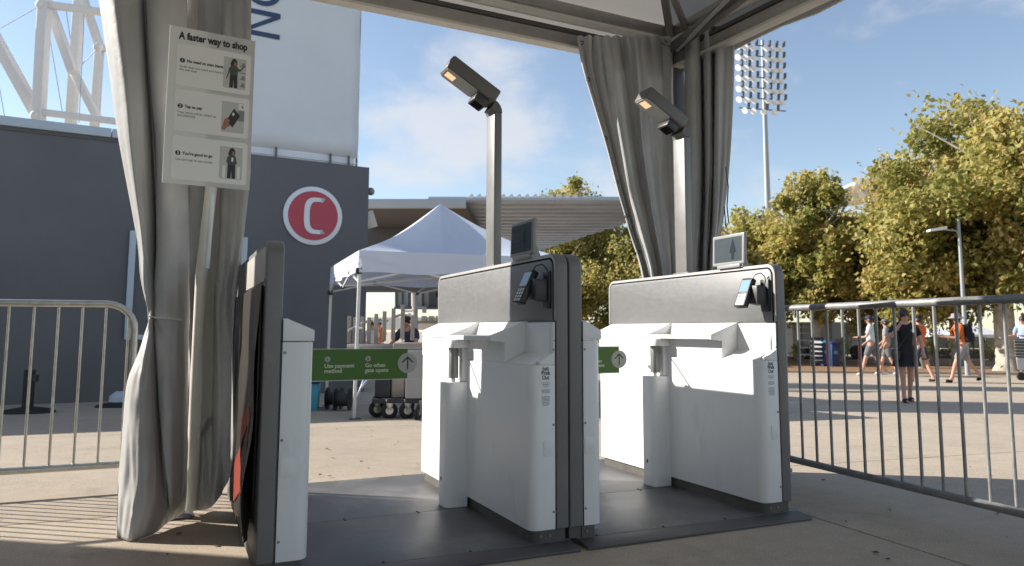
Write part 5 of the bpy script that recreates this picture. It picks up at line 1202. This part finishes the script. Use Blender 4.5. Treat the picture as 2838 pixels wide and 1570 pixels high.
# bins and red posts
def bin_(u0, u1, v0, v1, m1, m2, label):
    q = gg((u0 + u1) / 2, v1); s_ = q.x * HX + q.y * HY; t = thing('wheeled_bin', label, 'bin', q)
    a, b = dep(u0 + 1.5, v1, s_), dep(u1 - 1.5, v1, s_); c, d = dep(u0, v0 + 4, s_), dep(u1, v0 + 4, s_); e2 = hv * 0.6
    obj('body', MB().hexa([a, b, b + e2 * 0.85, a + e2 * 0.85, c, d, d + e2, c + e2]), m1, t, bev=0.03)
    c2, d2 = c - RT * 0.03 + Z(0.003), d + RT * 0.03 + Z(0.003)
    obj('lid', MB().hexa([c2 - hv * 0.04, d2 - hv * 0.04, d2 + e2, c2 + e2, c2 + Z(0.05) - hv * 0.03, d2 + Z(0.05) - hv * 0.03, d2 + e2 + Z(0.11), c2 + e2 + Z(0.11)]), m2, t, bev=0.02)
    for w_ in (a, b): obj('wheel', MB().tube(w_ + e2 * 0.9 - RT * 0.03 + Z(0.1), w_ + e2 * 0.9 + RT * 0.03 + Z(0.1), 0.1, 14), 'rubber', t)
    obj('badge', MB().obox((a + b + c + d) / 4 - hv * 0.012 + Z(0.12), 0.12, 0.01, 0.12, RT), 'cyan', t)
bin_(2305, 2329, 950, 1019, 'bin_blue', 'bin_blue', 'dark navy wheeled bin beside the red post')
bin_(2281, 2299, 948, 1018, 'bin_blue', 'cyan', 'narrow blue bin with a cyan lid beside the sandwich board')
for u, v0, v1, lb in ((2296, 950, 1022, 'thin red post between the two blue bins'), (2385, 948, 1026, 'thin red post left of the man in the pale shirt')):
    q = gg(u, v1); s_ = q.x * HX + q.y * HY; t = thing('marker_post', lb, 'post', q)
    obj('shaft', MB().tube(q, Vector((q.x, q.y, dep(u, v0, s_).z)), 0.04, 12), 'post_red', t); obj('cap', MB().ball((q.x, q.y, dep(u, v0, s_).z), 0.042), 'post_red', t)
# dark low fence behind the bed and white tents
fn = thing('screen_fence', 'low dark screen fence with olive panels behind the planting bed', 'fence', atg(2600, 37, -0.37))
for i in range(14):
    u = 2425 + i * 34; obj('panel', upbox(u, u + 33, 934 if i % 3 else 937, 37, 966, 37.1), 'fence_olive', fn); obj('post', upbox(u - 0.8, u + 0.8, 930, 36.9, None, 36.98), 'fence_dark', fn)
    obj('lower_panel', upbox(u + 1, u + 32, 968, 37.2, 1006, 37.3), 'fence_dark', fn)
for u0, u1, va, vr, s_, lb in ((2690, 2780, 928, 893, 40, 'white pointed tent left of the pale mottled trunk'), (2596, 2668, 930, 908, 42, 'small white tent behind the man with the backpack'), (2820, 2930, 926, 886, 40, 'white pointed tent right of the pale mottled trunk')):
    t = thing('market_tent', lb, 'tent', atg((u0 + u1) / 2, s_, -0.37)); mb = MB()
    za, zr_ = dep(u0, va, s_).z, dep(u0, vr, s_).z; c4 = [atg(u0, s_, za), atg(u1, s_, za), atg(u1, s_, za) + hv * 3, atg(u0, s_, za) + hv * 3]; ap = (c4[0] + c4[2]) / 2; ap.z = zr_
    mb.add(c4 + [ap], [(0, 1, 4), (1, 2, 4), (2, 3, 4), (3, 0, 4)]); obj('roof', mb, 'tent_white', t, smooth=0)
    obj('valance', MB().hexa([p - Z(0.25) for p in c4] + [p - Z(0.003) for p in c4]), 'tent_white', t)
    for p in c4: obj('leg', MB().tube(Vector((p.x, p.y, -0.37)), p - Z(0.25), 0.04, 8), 'popup_leg', t)
# dry shrubs in the bed
for k, (u, v, w_) in enumerate(((2330, 985, 22), (2210, 992, 20), (2575, 988, 18), (2585, 960, 16), (2745, 990, 30), (2655, 985, 26))):
    s_ = 33 + (k % 3); c = atg(u, s_, -0.37); t = thing('dry_shrub', ('dry twiggy shrub behind the navy bin', 'dry twiggy shrub left of the sandwich board', 'dry twiggy shrub right of the woman in black', 'taller dry twiggy shrub right of the woman in black', 'dry twiggy shrub beside the pale mottled trunk', 'dry twiggy shrub behind the legs of the man with the backpack')[k], 'shrub', c, group='dry shrubs in the planting bed', world=False)
    rnd = random.Random(k + 50); tw = MB(); wm = w_ * s_ / CAM_F; hh = max(0.5, (1015 - v) * s_ / CAM_F * 2.0)
    for q in range(26):
        a = rnd.uniform(0, 6.28); b = Vector((math.cos(a) * wm * rnd.uniform(0.2, 1), math.sin(a) * wm * rnd.uniform(0.2, 1), hh * rnd.uniform(0.5, 1)))
        tw.tube((rnd.uniform(-0.08, 0.08), rnd.uniform(-0.08, 0.08), 0), b, 0.014, 5, 0.005)
    obj('twigs', tw, 'bark', t); vs, fs, tone = [], [], []
    for q in range(420):
        o = Vector((rnd.gauss(0, 0.5) * wm, rnd.gauss(0, 0.5) * wm, hh * rnd.uniform(0.25, 1.05))); a1 = Vector((rnd.gauss(0, 1), rnd.gauss(0, 1), rnd.gauss(0, 1))).normalized() * 0.05; a2 = a1.cross(Vector((rnd.gauss(0, 1), rnd.gauss(0, 1), 1))).normalized() * 0.035
        i0 = len(vs); vs += [o - a1, o + a2, o + a1, o - a2]; fs.append((i0, i0 + 1, i0 + 2, i0 + 3)); tone += [rnd.uniform(0.1, 0.9)] * 4
    me = bpy.data.meshes.new('leaves'); me.from_pydata([tuple(x) for x in vs], [], fs); me.attributes.new('tone', 'FLOAT', 'POINT').data.foreach_set('value', tone); lo = link('foliage', me, 'leaves', t, 0); lo['kind'] = 'stuff'

# ================================================================== PEOPLE
def skin_mesh(name, verts, edges, radii, m_, parent, root=0, sub=2):
    me = bpy.data.meshes.new(name); me.from_pydata([tuple(v) for v in verts], edges, [])
    o = bpy.data.objects.new('tmp_skin', me); COL.objects.link(o)
    sk = o.modifiers.new('skin', 'SKIN'); sk.use_smooth_shade = True
    lay = me.skin_vertices[0].data
    for i, r_ in enumerate(radii):
        lay[i].radius = r_ if isinstance(r_, tuple) else (r_, r_); lay[i].use_root = (i == root)
    sb_ = o.modifiers.new('sub', 'SUBSURF'); sb_.levels = sub; sb_.render_levels = sub
    dg = bpy.context.evaluated_depsgraph_get(); nm = bpy.data.meshes.new_from_object(o.evaluated_get(dg)); bpy.data.objects.remove(o); bpy.data.meshes.remove(me)
    nm.name = name; nm.materials.clear(); nm.materials.append(MATS[m_])
    return link(name, nm, None, parent, 180)
def person(label, loc, face, H_, pose, wear):
    """face: heading of the body; pose: leg and arm angles in degrees (forward +)"""
    t = thing('person', label, 'person', loc, face, world=False); k = H_ / 1.72
    V_ = lambda x, y, z: Vector((x, y, z)) * k
    lean = R(pose.get('lean', 0)); 
    def tilt(p): q = p - V_(0, 0, 0.92); return V_(0, 0, 0.92) + Vector((q.x, q.y * math.cos(lean) + q.z * math.sin(lean), q.z * math.cos(lean) - q.y * math.sin(lean)))
    J = dict(pelvis=V_(0, 0, 0.93), waist=tilt(V_(0, 0, 1.08)), chest=tilt(V_(0, 0.01, 1.27)), neck0=tilt(V_(0, 0, 1.43)), neck=tilt(V_(0, 0.015, 1.50)), jaw=tilt(V_(0, 0.035, 1.545)), head=tilt(V_(0, 0.025, 1.615)), crown=tilt(V_(0, 0.01, 1.675)))
    for sd, n_ in ((-1, 'l'), (1, 'r')):
        th, kn = R(pose['leg_' + n_][0]), R(pose['leg_' + n_][1]); hp = V_(sd * 0.085, 0, 0.90)
        d1 = Vector((0, math.sin(th), -math.cos(th))); d2 = Vector((0, math.sin(th - kn), -math.cos(th - kn)))
        kp = hp + d1 * 0.43 * k; an = kp + d2 * 0.415 * k; ft = R(pose['leg_' + n_][2] if len(pose['leg_' + n_]) > 2 else 0)
        J['hip' + n_], J['knee' + n_], J['ankle' + n_], J['toe' + n_] = hp, kp, an, an + V_(0, 0.15 * math.cos(ft), -0.035 + 0.15 * math.sin(ft)); J['heel' + n_] = an + V_(0, -0.03, -0.03)
        sh = tilt(V_(sd * 0.185, 0, 1.40)); a1, out, el = [R(x) for x in pose['arm_' + n_]]
        e1 = Vector((sd * math.sin(out), math.sin(a1) * math.cos(out), -math.cos(a1) * math.cos(out)))
        ep = sh + e1 * 0.29 * k; a2 = a1 + el; inw = pose.get('in_' + n_, 0.25)
        e2 = Vector((-sd * inw, math.sin(a2), -math.cos(a2))).normalized(); wp_ = ep + e2 * 0.25 * k
        J['sh' + n_], J['elb' + n_], J['wri' + n_] = sh, ep, wp_; J['palm' + n_] = wp_ + e2 * 0.06 * k
        sv = e2.cross(Vector((0.2, 0.4, 1))).normalized() * 0.021 * k
        for f_ in range(4):
            b_ = J['palm' + n_] + e2 * 0.025 * k + sv * (f_ - 1.5) * 0.9; J['f%d%s' % (f_, n_)] = b_ + e2 * (0.035, 0.043, 0.04, 0.03)[f_] * k + sv * (f_ - 1.5) * 0.25
        J['th' + n_] = wp_ + e2 * 0.045 * k + sv * 2.6
    low = min(J['heell'].z, J['heelr'].z, J['toel'].z, J['toer'].z) - 0.035 * k
    for q in J: J[q] = J[q] - Vector((0, 0, low))
    rad = dict(pelvis=(0.135, 0.105), waist=(0.125, 0.095), chest=(0.15, 0.105), neck0=0.075, neck=0.052, jaw=0.062, head=0.088, crown=0.07)
    for n_ in 'lr': rad.update({'hip' + n_: 0.088, 'knee' + n_: 0.056, 'ankle' + n_: 0.036, 'toe' + n_: 0.03, 'heel' + n_: 0.03, 'sh' + n_: 0.058, 'elb' + n_: 0.039, 'wri' + n_: 0.026, 'palm' + n_: 0.030, 'th' + n_: 0.009, **{'f%d%s' % (i, n_): 0.0085 for i in range(4)}})
    E_ = [('pelvis', 'waist'), ('waist', 'chest'), ('chest', 'neck0'), ('neck0', 'neck'), ('neck', 'jaw'), ('jaw', 'head'), ('head', 'crown')]
    for n_ in 'lr': E_ += [('pelvis', 'hip' + n_), ('hip' + n_, 'knee' + n_), ('knee' + n_, 'ankle' + n_), ('ankle' + n_, 'toe' + n_), ('ankle' + n_, 'heel' + n_), ('neck0', 'sh' + n_), ('sh' + n_, 'elb' + n_), ('elb' + n_, 'wri' + n_), ('wri' + n_, 'palm' + n_), ('wri' + n_, 'th' + n_)] + [('palm' + n_, 'f%d%s' % (i, n_)) for i in range(4)]
    ks = list(J); ix = {q: i for i, q in enumerate(ks)}
    sc_ = lambda r_, m2=1.0, ad=0.0: tuple((x * m2 + ad) * k for x in r_) if isinstance(r_, tuple) else (r_ * m2 + ad) * k
    body = skin_mesh('body', [J[q] for q in ks], [(ix[a], ix[b]) for a, b in E_], [sc_(rad[q]) for q in ks], 'skin', t)
    # face
    fc = J['head']; fwd = (J['jaw'] - J['neck']); fwd.z = 0; fwd = Vector((0, 1, 0))
    for sx_ in (-1, 1): obj('eye', MB().ball(fc + V_(sx_ * 0.03, 0.080, 0.0), 0.009 * k, n=8, m=6), 'hair_dark', body); obj('ear', MB().ball(fc + V_(sx_ * 0.088, -0.005, -0.01), 0.010 * k, 0.018 * k, 0.03 * k, n=8, m=6), 'skin', body)
    obj('nose', MB().path([fc + V_(0, 0.082, 0.0), fc + V_(0, 0.102, -0.035)], [0.007 * k, 0.014 * k], 8), 'skin', body); obj('mouth', MB().obox(J['jaw'] + V_(0, 0.062, 0.012), 0.04 * k, 0.008 * k, 0.009 * k), 'post_red', body)
    def garment(nm, chain, m_, ad, stops={}):
        vk = []; vv = []; rr_ = []; ee = []
        def vid(q):
            if q not in vk:
                vk.append(q)
                if '>' in q: a, b, f_ = q.split('>'); f_ = float(f_); vv.append(J[a].lerp(J[b], f_)); ra, rb = rad[a], rad[b]; ra = ra[0] if isinstance(ra, tuple) else ra; rb = rb[0] if isinstance(rb, tuple) else rb; rr_.append((ra + (rb - ra) * f_ + ad + stops.get(q, 0)) * k)
                else: vv.append(J[q]); rr_.append(sc_(rad[q], 1.0, ad + stops.get(q, 0)))
            return vk.index(q)
        for a, b in chain: ee.append((vid(a), vid(b)))
        return skin_mesh(nm, vv, ee, rr_, m_, body)
    for kind, m_ in wear:
        if kind == 'shirt': garment('shirt', [('pelvis>waist>0.1', 'waist'), ('waist', 'chest'), ('chest', 'neck0'), ('neck0', 'shl'), ('neck0', 'shr'), ('shl', 'shl>elbl>0.75'), ('shr', 'shr>elbr>0.75')], m_, 0.016, {'neck0': -0.01, 'shl>elbl>0.75': 0.012, 'shr>elbr>0.75': 0.012})
        if kind == 'shorts': garment('shorts', [('pelvis>waist>0.3', 'pelvis'), ('pelvis', 'hipl'), ('pelvis', 'hipr'), ('hipl', 'hipl>kneel>0.85'), ('hipr', 'hipr>kneer>0.85')], m_, 0.016, {'hipl>kneel>0.85': 0.022, 'hipr>kneer>0.85': 0.022})
        if kind == 'trousers': garment('trousers', [('pelvis>waist>0.3', 'pelvis'), ('pelvis', 'hipl'), ('pelvis', 'hipr'), ('hipl', 'kneel'), ('hipr', 'kneer'), ('kneel', 'kneel>anklel>0.92'), ('kneer', 'kneer>ankler>0.92')], m_, 0.014)
        if kind == 'skirt':
            z1, z0 = J['waist'].z - 0.02, J['hipl'].z - 0.24 * k; rows = []
            for i in range(7):
                f_ = i / 6; z = z1 + (z0 - z1) * f_; rows.append([Vector(((0.135 + 0.115 * f_ ** 0.8) * k * math.cos(a) * (1 + 0.07 * f_ * math.sin(7 * a)), (0.115 + 0.10 * f_ ** 0.8) * k * math.sin(a) * (1 + 0.07 * f_ * math.sin(7 * a)), z)) for a in [2 * math.pi * j / 42 for j in range(43)]])
            m2 = MB(); m2.sheet(rows); obj('skirt', m2, m_, body, smooth=80)
        if kind == 'shoes':
            for n_ in 'lr': garment('shoe', [('heel' + n_, 'ankle' + n_ + '>toe' + n_ + '>0.45'), ('ankle' + n_ + '>toe' + n_ + '>0.45', 'toe' + n_)], m_, 0.014)
        if kind == 'hair':
            hb = MB(); hb.ball(J['head'] + V_(0, -0.018, 0.022), 0.100 * k, 0.105 * k, 0.105 * k, 14, 10); hb.path([J['head'] + V_(0, -0.07, 0.0), J['neck'] + V_(0, -0.075, 0.0), J['neck0'] + V_(0, -0.10, -0.08)], [0.085 * k, 0.075 * k, 0.03 * k], 12)
            obj('hair', hb, m_, body, smooth=80)
        if kind == 'bun':
            hb = MB(); hb.ball(J['head'] + V_(0, -0.018, 0.02), 0.100 * k, 0.105 * k, 0.10 * k, 14, 10); hb.ball(J['head'] + V_(0, -0.09, 0.09), 0.05 * k); obj('hair', hb, m_, body, smooth=80)
        if kind in ('cap', 'bucket'):
            hb = MB(); c = J['head'] + V_(0, 0, 0.035)
            if kind == 'cap': hb.lathe([(0.10 * k, 0), (0.098 * k, 0.04 * k), (0.07 * k, 0.075 * k), (0.02 * k, 0.09 * k)], c, 18); hb.hexa([c + V_(x, y, z) for z in (0.0, 0.012) for x, y in ((-0.07, 0.07), (0.07, 0.07), (0.055, 0.18), (-0.055, 0.18))])
            else: hb.lathe([(0.185 * k, -0.045 * k), (0.19 * k, -0.04 * k), (0.108 * k, 0.01 * k), (0.10 * k, 0.07 * k), (0.05 * k, 0.085 * k)], c, 22)
            obj('hat', hb, m_, body, smooth=60)
            hb = MB(); hb.ball(J['head'] + V_(0, -0.02, -0.005), 0.093 * k, 0.096 * k, 0.085 * k); obj('hair', hb, 'hair_dark', body, smooth=80)
    return t, J, k
FC = lambda deg: -CAM_HEAD + R(deg)    # 0 = walking straight away from the viewer; 180 = towards the viewer
pz = lambda u, v: gg(u, v)
wo_, JW, kw = person('woman in a black polo and pleated skirt, one hand raised to her face', pz(2517, 1117), FC(176), 1.63, dict(leg_l=(-6, 6), leg_r=(5, 4), arm_l=(20, 14, 10), arm_r=(35, 30, 118), in_r=0.55, in_l=0.1), [('shirt', 'cloth_black'), ('skirt', 'cloth_black'), ('shoes', 'cloth_black'), ('hair', 'hair_dark')])
bdy = [c for c in wo_.children if c.name.startswith('body')][0]
mb = MB(); mb.path([JW['shl'] + Vector((-0.02, 0.10, 0.03)), JW['chest'] + Vector((0.02, 0.145, -0.02)), JW['waist'] + Vector((0.13, 0.11, -0.04)), JW['pelvis'] + Vector((0.19, 0.06, -0.03))], 0.012, 8); obj('bag_strap', mb, 'rubber', bdy)
obj('bag', MB().obox(JW['pelvis'] + Vector((0.20, 0.08, -0.06)), 0.10, 0.22, 0.16), 'rubber', bdy, bev=0.03); obj('badge', MB().obox(JW['chest'] + Vector((-0.09, 0.128, 0.05)), 0.07, 0.01, 0.035), 'cloth_blue', bdy)
person('man in a pale tee, grey shorts and dark cap walking away left', pz(2418, 1043), FC(62), 1.80, dict(leg_l=(22, 8), leg_r=(-20, 14, -14), arm_l=(18, 6, 70), arm_r=(-5, 8, 55)), [('shirt', 'cloth_white'), ('shorts', 'cloth_grey'), ('shoes', 'shoe_white'), ('cap', 'cloth_navy')])
mb2_, JM, km = person('man in orange with a black backpack, grey sun hat and khaki shorts, striding left', pz(2672, 1062), FC(78), 1.80, dict(leg_l=(26, 10), leg_r=(-24, 16, -18), arm_l=(20, 8, 75), arm_r=(28, 8, 70), lean=6), [('shirt', 'cloth_orange'), ('shorts', 'cloth_khaki'), ('shoes', 'cloth_black'), ('bucket', 'cloth_khaki')])
bp_ = thing('backpack', 'black backpack on the man in orange', 'backpack', mb2_.location, mb2_.rotation_euler.z, world=False)
obj('sack', MB().obox(JM['chest'] + Vector((0, -0.19, -0.03)), 0.34, 0.20, 0.46, (1, 0, 0), (0, 0.1, 1)), 'cloth_black', bp_, bev=0.05, seg=3); obj('pocket', MB().obox(JM['chest'] + Vector((0, -0.30, -0.12)), 0.24, 0.06, 0.22), 'cloth_navy', bp_, bev=0.02)
for sx_ in (-1, 1): obj('strap', MB().path([JM['chest'] + Vector((sx_ * 0.11, -0.10, 0.17)), JM['chest'] + Vector((sx_ * 0.12, 0.0, 0.20)), JM['chest'] + Vector((sx_ * 0.12, 0.135, 0.05)), JM['waist'] + Vector((sx_ * 0.14, 0.05, 0.02))], 0.018, 8), 'cloth_black', bp_)
person('person in an orange shirt partly hidden behind the woman in black', pz(2556, 1060), FC(30), 1.72, dict(leg_l=(16, 5), leg_r=(-14, 10, -8), arm_l=(5, 8, 20), arm_r=(10, 8, 25)), [('shirt', 'cloth_orange'), ('shorts', 'cloth_navy'), ('shoes', 'cloth_black'), ('cap', 'cloth_black')])
person('person in a pale blue shirt at the right edge, behind the grey cart', pz(2846, 1046), FC(120), 1.74, dict(leg_l=(6, 4), leg_r=(-4, 6), arm_l=(25, 6, 70), arm_r=(28, 6, 65)), [('shirt', 'cloth_blue'), ('trousers', 'cloth_navy'), ('shoes', 'cloth_black'), ('hair', 'hair_dark')])
person('person in grey shorts walking just beyond the man in the pale tee', pz(2462, 1041), FC(58), 1.70, dict(leg_l=(-16, 8), leg_r=(20, 6), arm_l=(0, 8, 30), arm_r=(10, 8, 40)), [('shirt', 'cloth_khaki'), ('shorts', 'cloth_grey'), ('shoes', 'shoe_white'), ('cap', 'cloth_grey')])
q = atg(1139, 13.2, 0); q.z = gz(q.x, q.y)
person('person with dark tied-up hair and navy top behind the equipment cart', q, FC(150), 1.52, dict(leg_l=(2, 2), leg_r=(-2, 2), arm_l=(30, 25, 40), arm_r=(25, 25, 45), lean=10), [('shirt', 'cloth_navy'), ('trousers', 'cloth_navy'), ('shoes', 'cloth_black'), ('bun', 'hair_dark')])
q = atg(1051, 26, -0.37)
person('far person in orange top and black trousers seen through the upright boards', q, FC(170), 1.66, dict(leg_l=(3, 2), leg_r=(-3, 2), arm_l=(5, 8, 20), arm_r=(5, 8, 20)), [('shirt', 'cloth_orange'), ('trousers', 'cloth_black'), ('shoes', 'cloth_black'), ('cap', 'shoe_white')])
q = atg(1030, 24, -0.37)
person('far person in a white top seen through the upright boards', q, FC(200), 1.60, dict(leg_l=(3, 2), leg_r=(-3, 2), arm_l=(5, 8, 20), arm_r=(5, 8, 20)), [('shirt', 'shoe_white'), ('trousers', 'cloth_black'), ('shoes', 'cloth_black'), ('hair', 'hair_dark')])
# grey cart at the right edge
q = gg(2838, 1052); sQ = q.x * HX + q.y * HY - 0.6
rc = thing('utility_cart', 'grey utility cart with dark basket at the right edge', 'cart', atg(2835, sQ, -0.36))
obj('tub', MB().hexa([atg(u, s_, z) for z, e in ((-0.08, 0), (0.25, 3)) for u, s_ in ((2814 - e, sQ), (2880 + e, sQ), (2880 + e, sQ + 0.6), (2814 - e, sQ + 0.6))]), 'trailer_grey', rc, bev=0.03)
obj('basket', MB().hexa([atg(u, s_, z) for z in (0.255, 0.75) for u, s_ in ((2810, sQ), (2880, sQ), (2880, sQ + 0.6), (2810, sQ + 0.6))]), 'fence_dark', rc, bev=0.02)
for i in range(6): obj('basket_wire', MB().tube(atg(2809, sQ - 0.01, 0.30 + i * 0.08), atg(2881, sQ - 0.01, 0.30 + i * 0.08), 0.008, 6), 'trailer_grey', rc)
for u in (2822, 2868): c = atg(u, sQ + 0.1, -0.25); obj('wheel', MB().tube(c - hv * 0.03, c + hv * 0.03, 0.115, 16), 'rubber', rc); obj('caster_stem', MB().tube(c, c + Z(0.18), 0.02, 8), 'chrome', rc)

# ================================================================== ADDED BOOTH (unseen, out of frame on the left; put there to shade the foreground)
kx, ky = -4.2, 7.10
kb = thing('shade_booth', 'unseen pale grey booth added left of the tent to shade the foreground', 'building', (-6, 3, 0))
obj('wall', MB().box(kx - 3.4, kx, -1.2, ky, -0.05, 5.4), 'shade_booth_wall', kb, bev=0.02)
obj('roof', MB().box(kx - 3.55, kx + 0.0, -1.35, ky, 5.403, 5.55), 'coping_blue', kb, bev=0.02)
for i in range(3):
    wn = obj('window', MB().box(kx, kx + 0.02, 0.2 + i * 2.1, 1.5 + i * 2.1, 1.0, 2.1), 'window_dark', kb); obj('sill', MB().box(kx, kx + 0.15, 0.15 + i * 2.1, 1.55 + i * 2.1, 0.95, 0.995), 'coping_blue', wn)
# litter: fallen leaves near the gates
rnd = random.Random(77); lit = MB()
for k in range(34):
    u, v = rnd.uniform(880, 1160), rnd.uniform(1180, 1325)
    if k > 16: u, v = rnd.uniform(2230, 2838), rnd.uniform(1290, 1560)
    if k > 28: u, v = rnd.uniform(150, 640), rnd.uniform(1450, 1560)
    p = gg(u, v) + Z(0.006); a = rnd.uniform(0, 6.28); sz = rnd.uniform(0.010, 0.022); mb = MB()
    x_, y_ = Vector((math.cos(a), math.sin(a), 0)) * sz, Vector((-math.sin(a), math.cos(a), 0)) * sz * 0.6
    mb.add([p - x_, p - x_ * 0.2 + y_ + Z(sz * 0.3), p + x_ + Z(sz * 0.2), p + x_ * 0.1 - y_ + Z(sz * 0.1)], [(0, 1, 2, 3)])
    lit.v += mb.v; lit.f += [tuple(i + len(lit.v) - 4 for i in (0, 1, 2, 3))]
tag(obj('leaf_litter', lit, 'leaf_litter', None, smooth=0), 'scattered small dry leaves on the concrete round the gates', 'leaf litter', kind='stuff')
for o in bpy.data.objects:
    if '_world' in o: del o['_world']
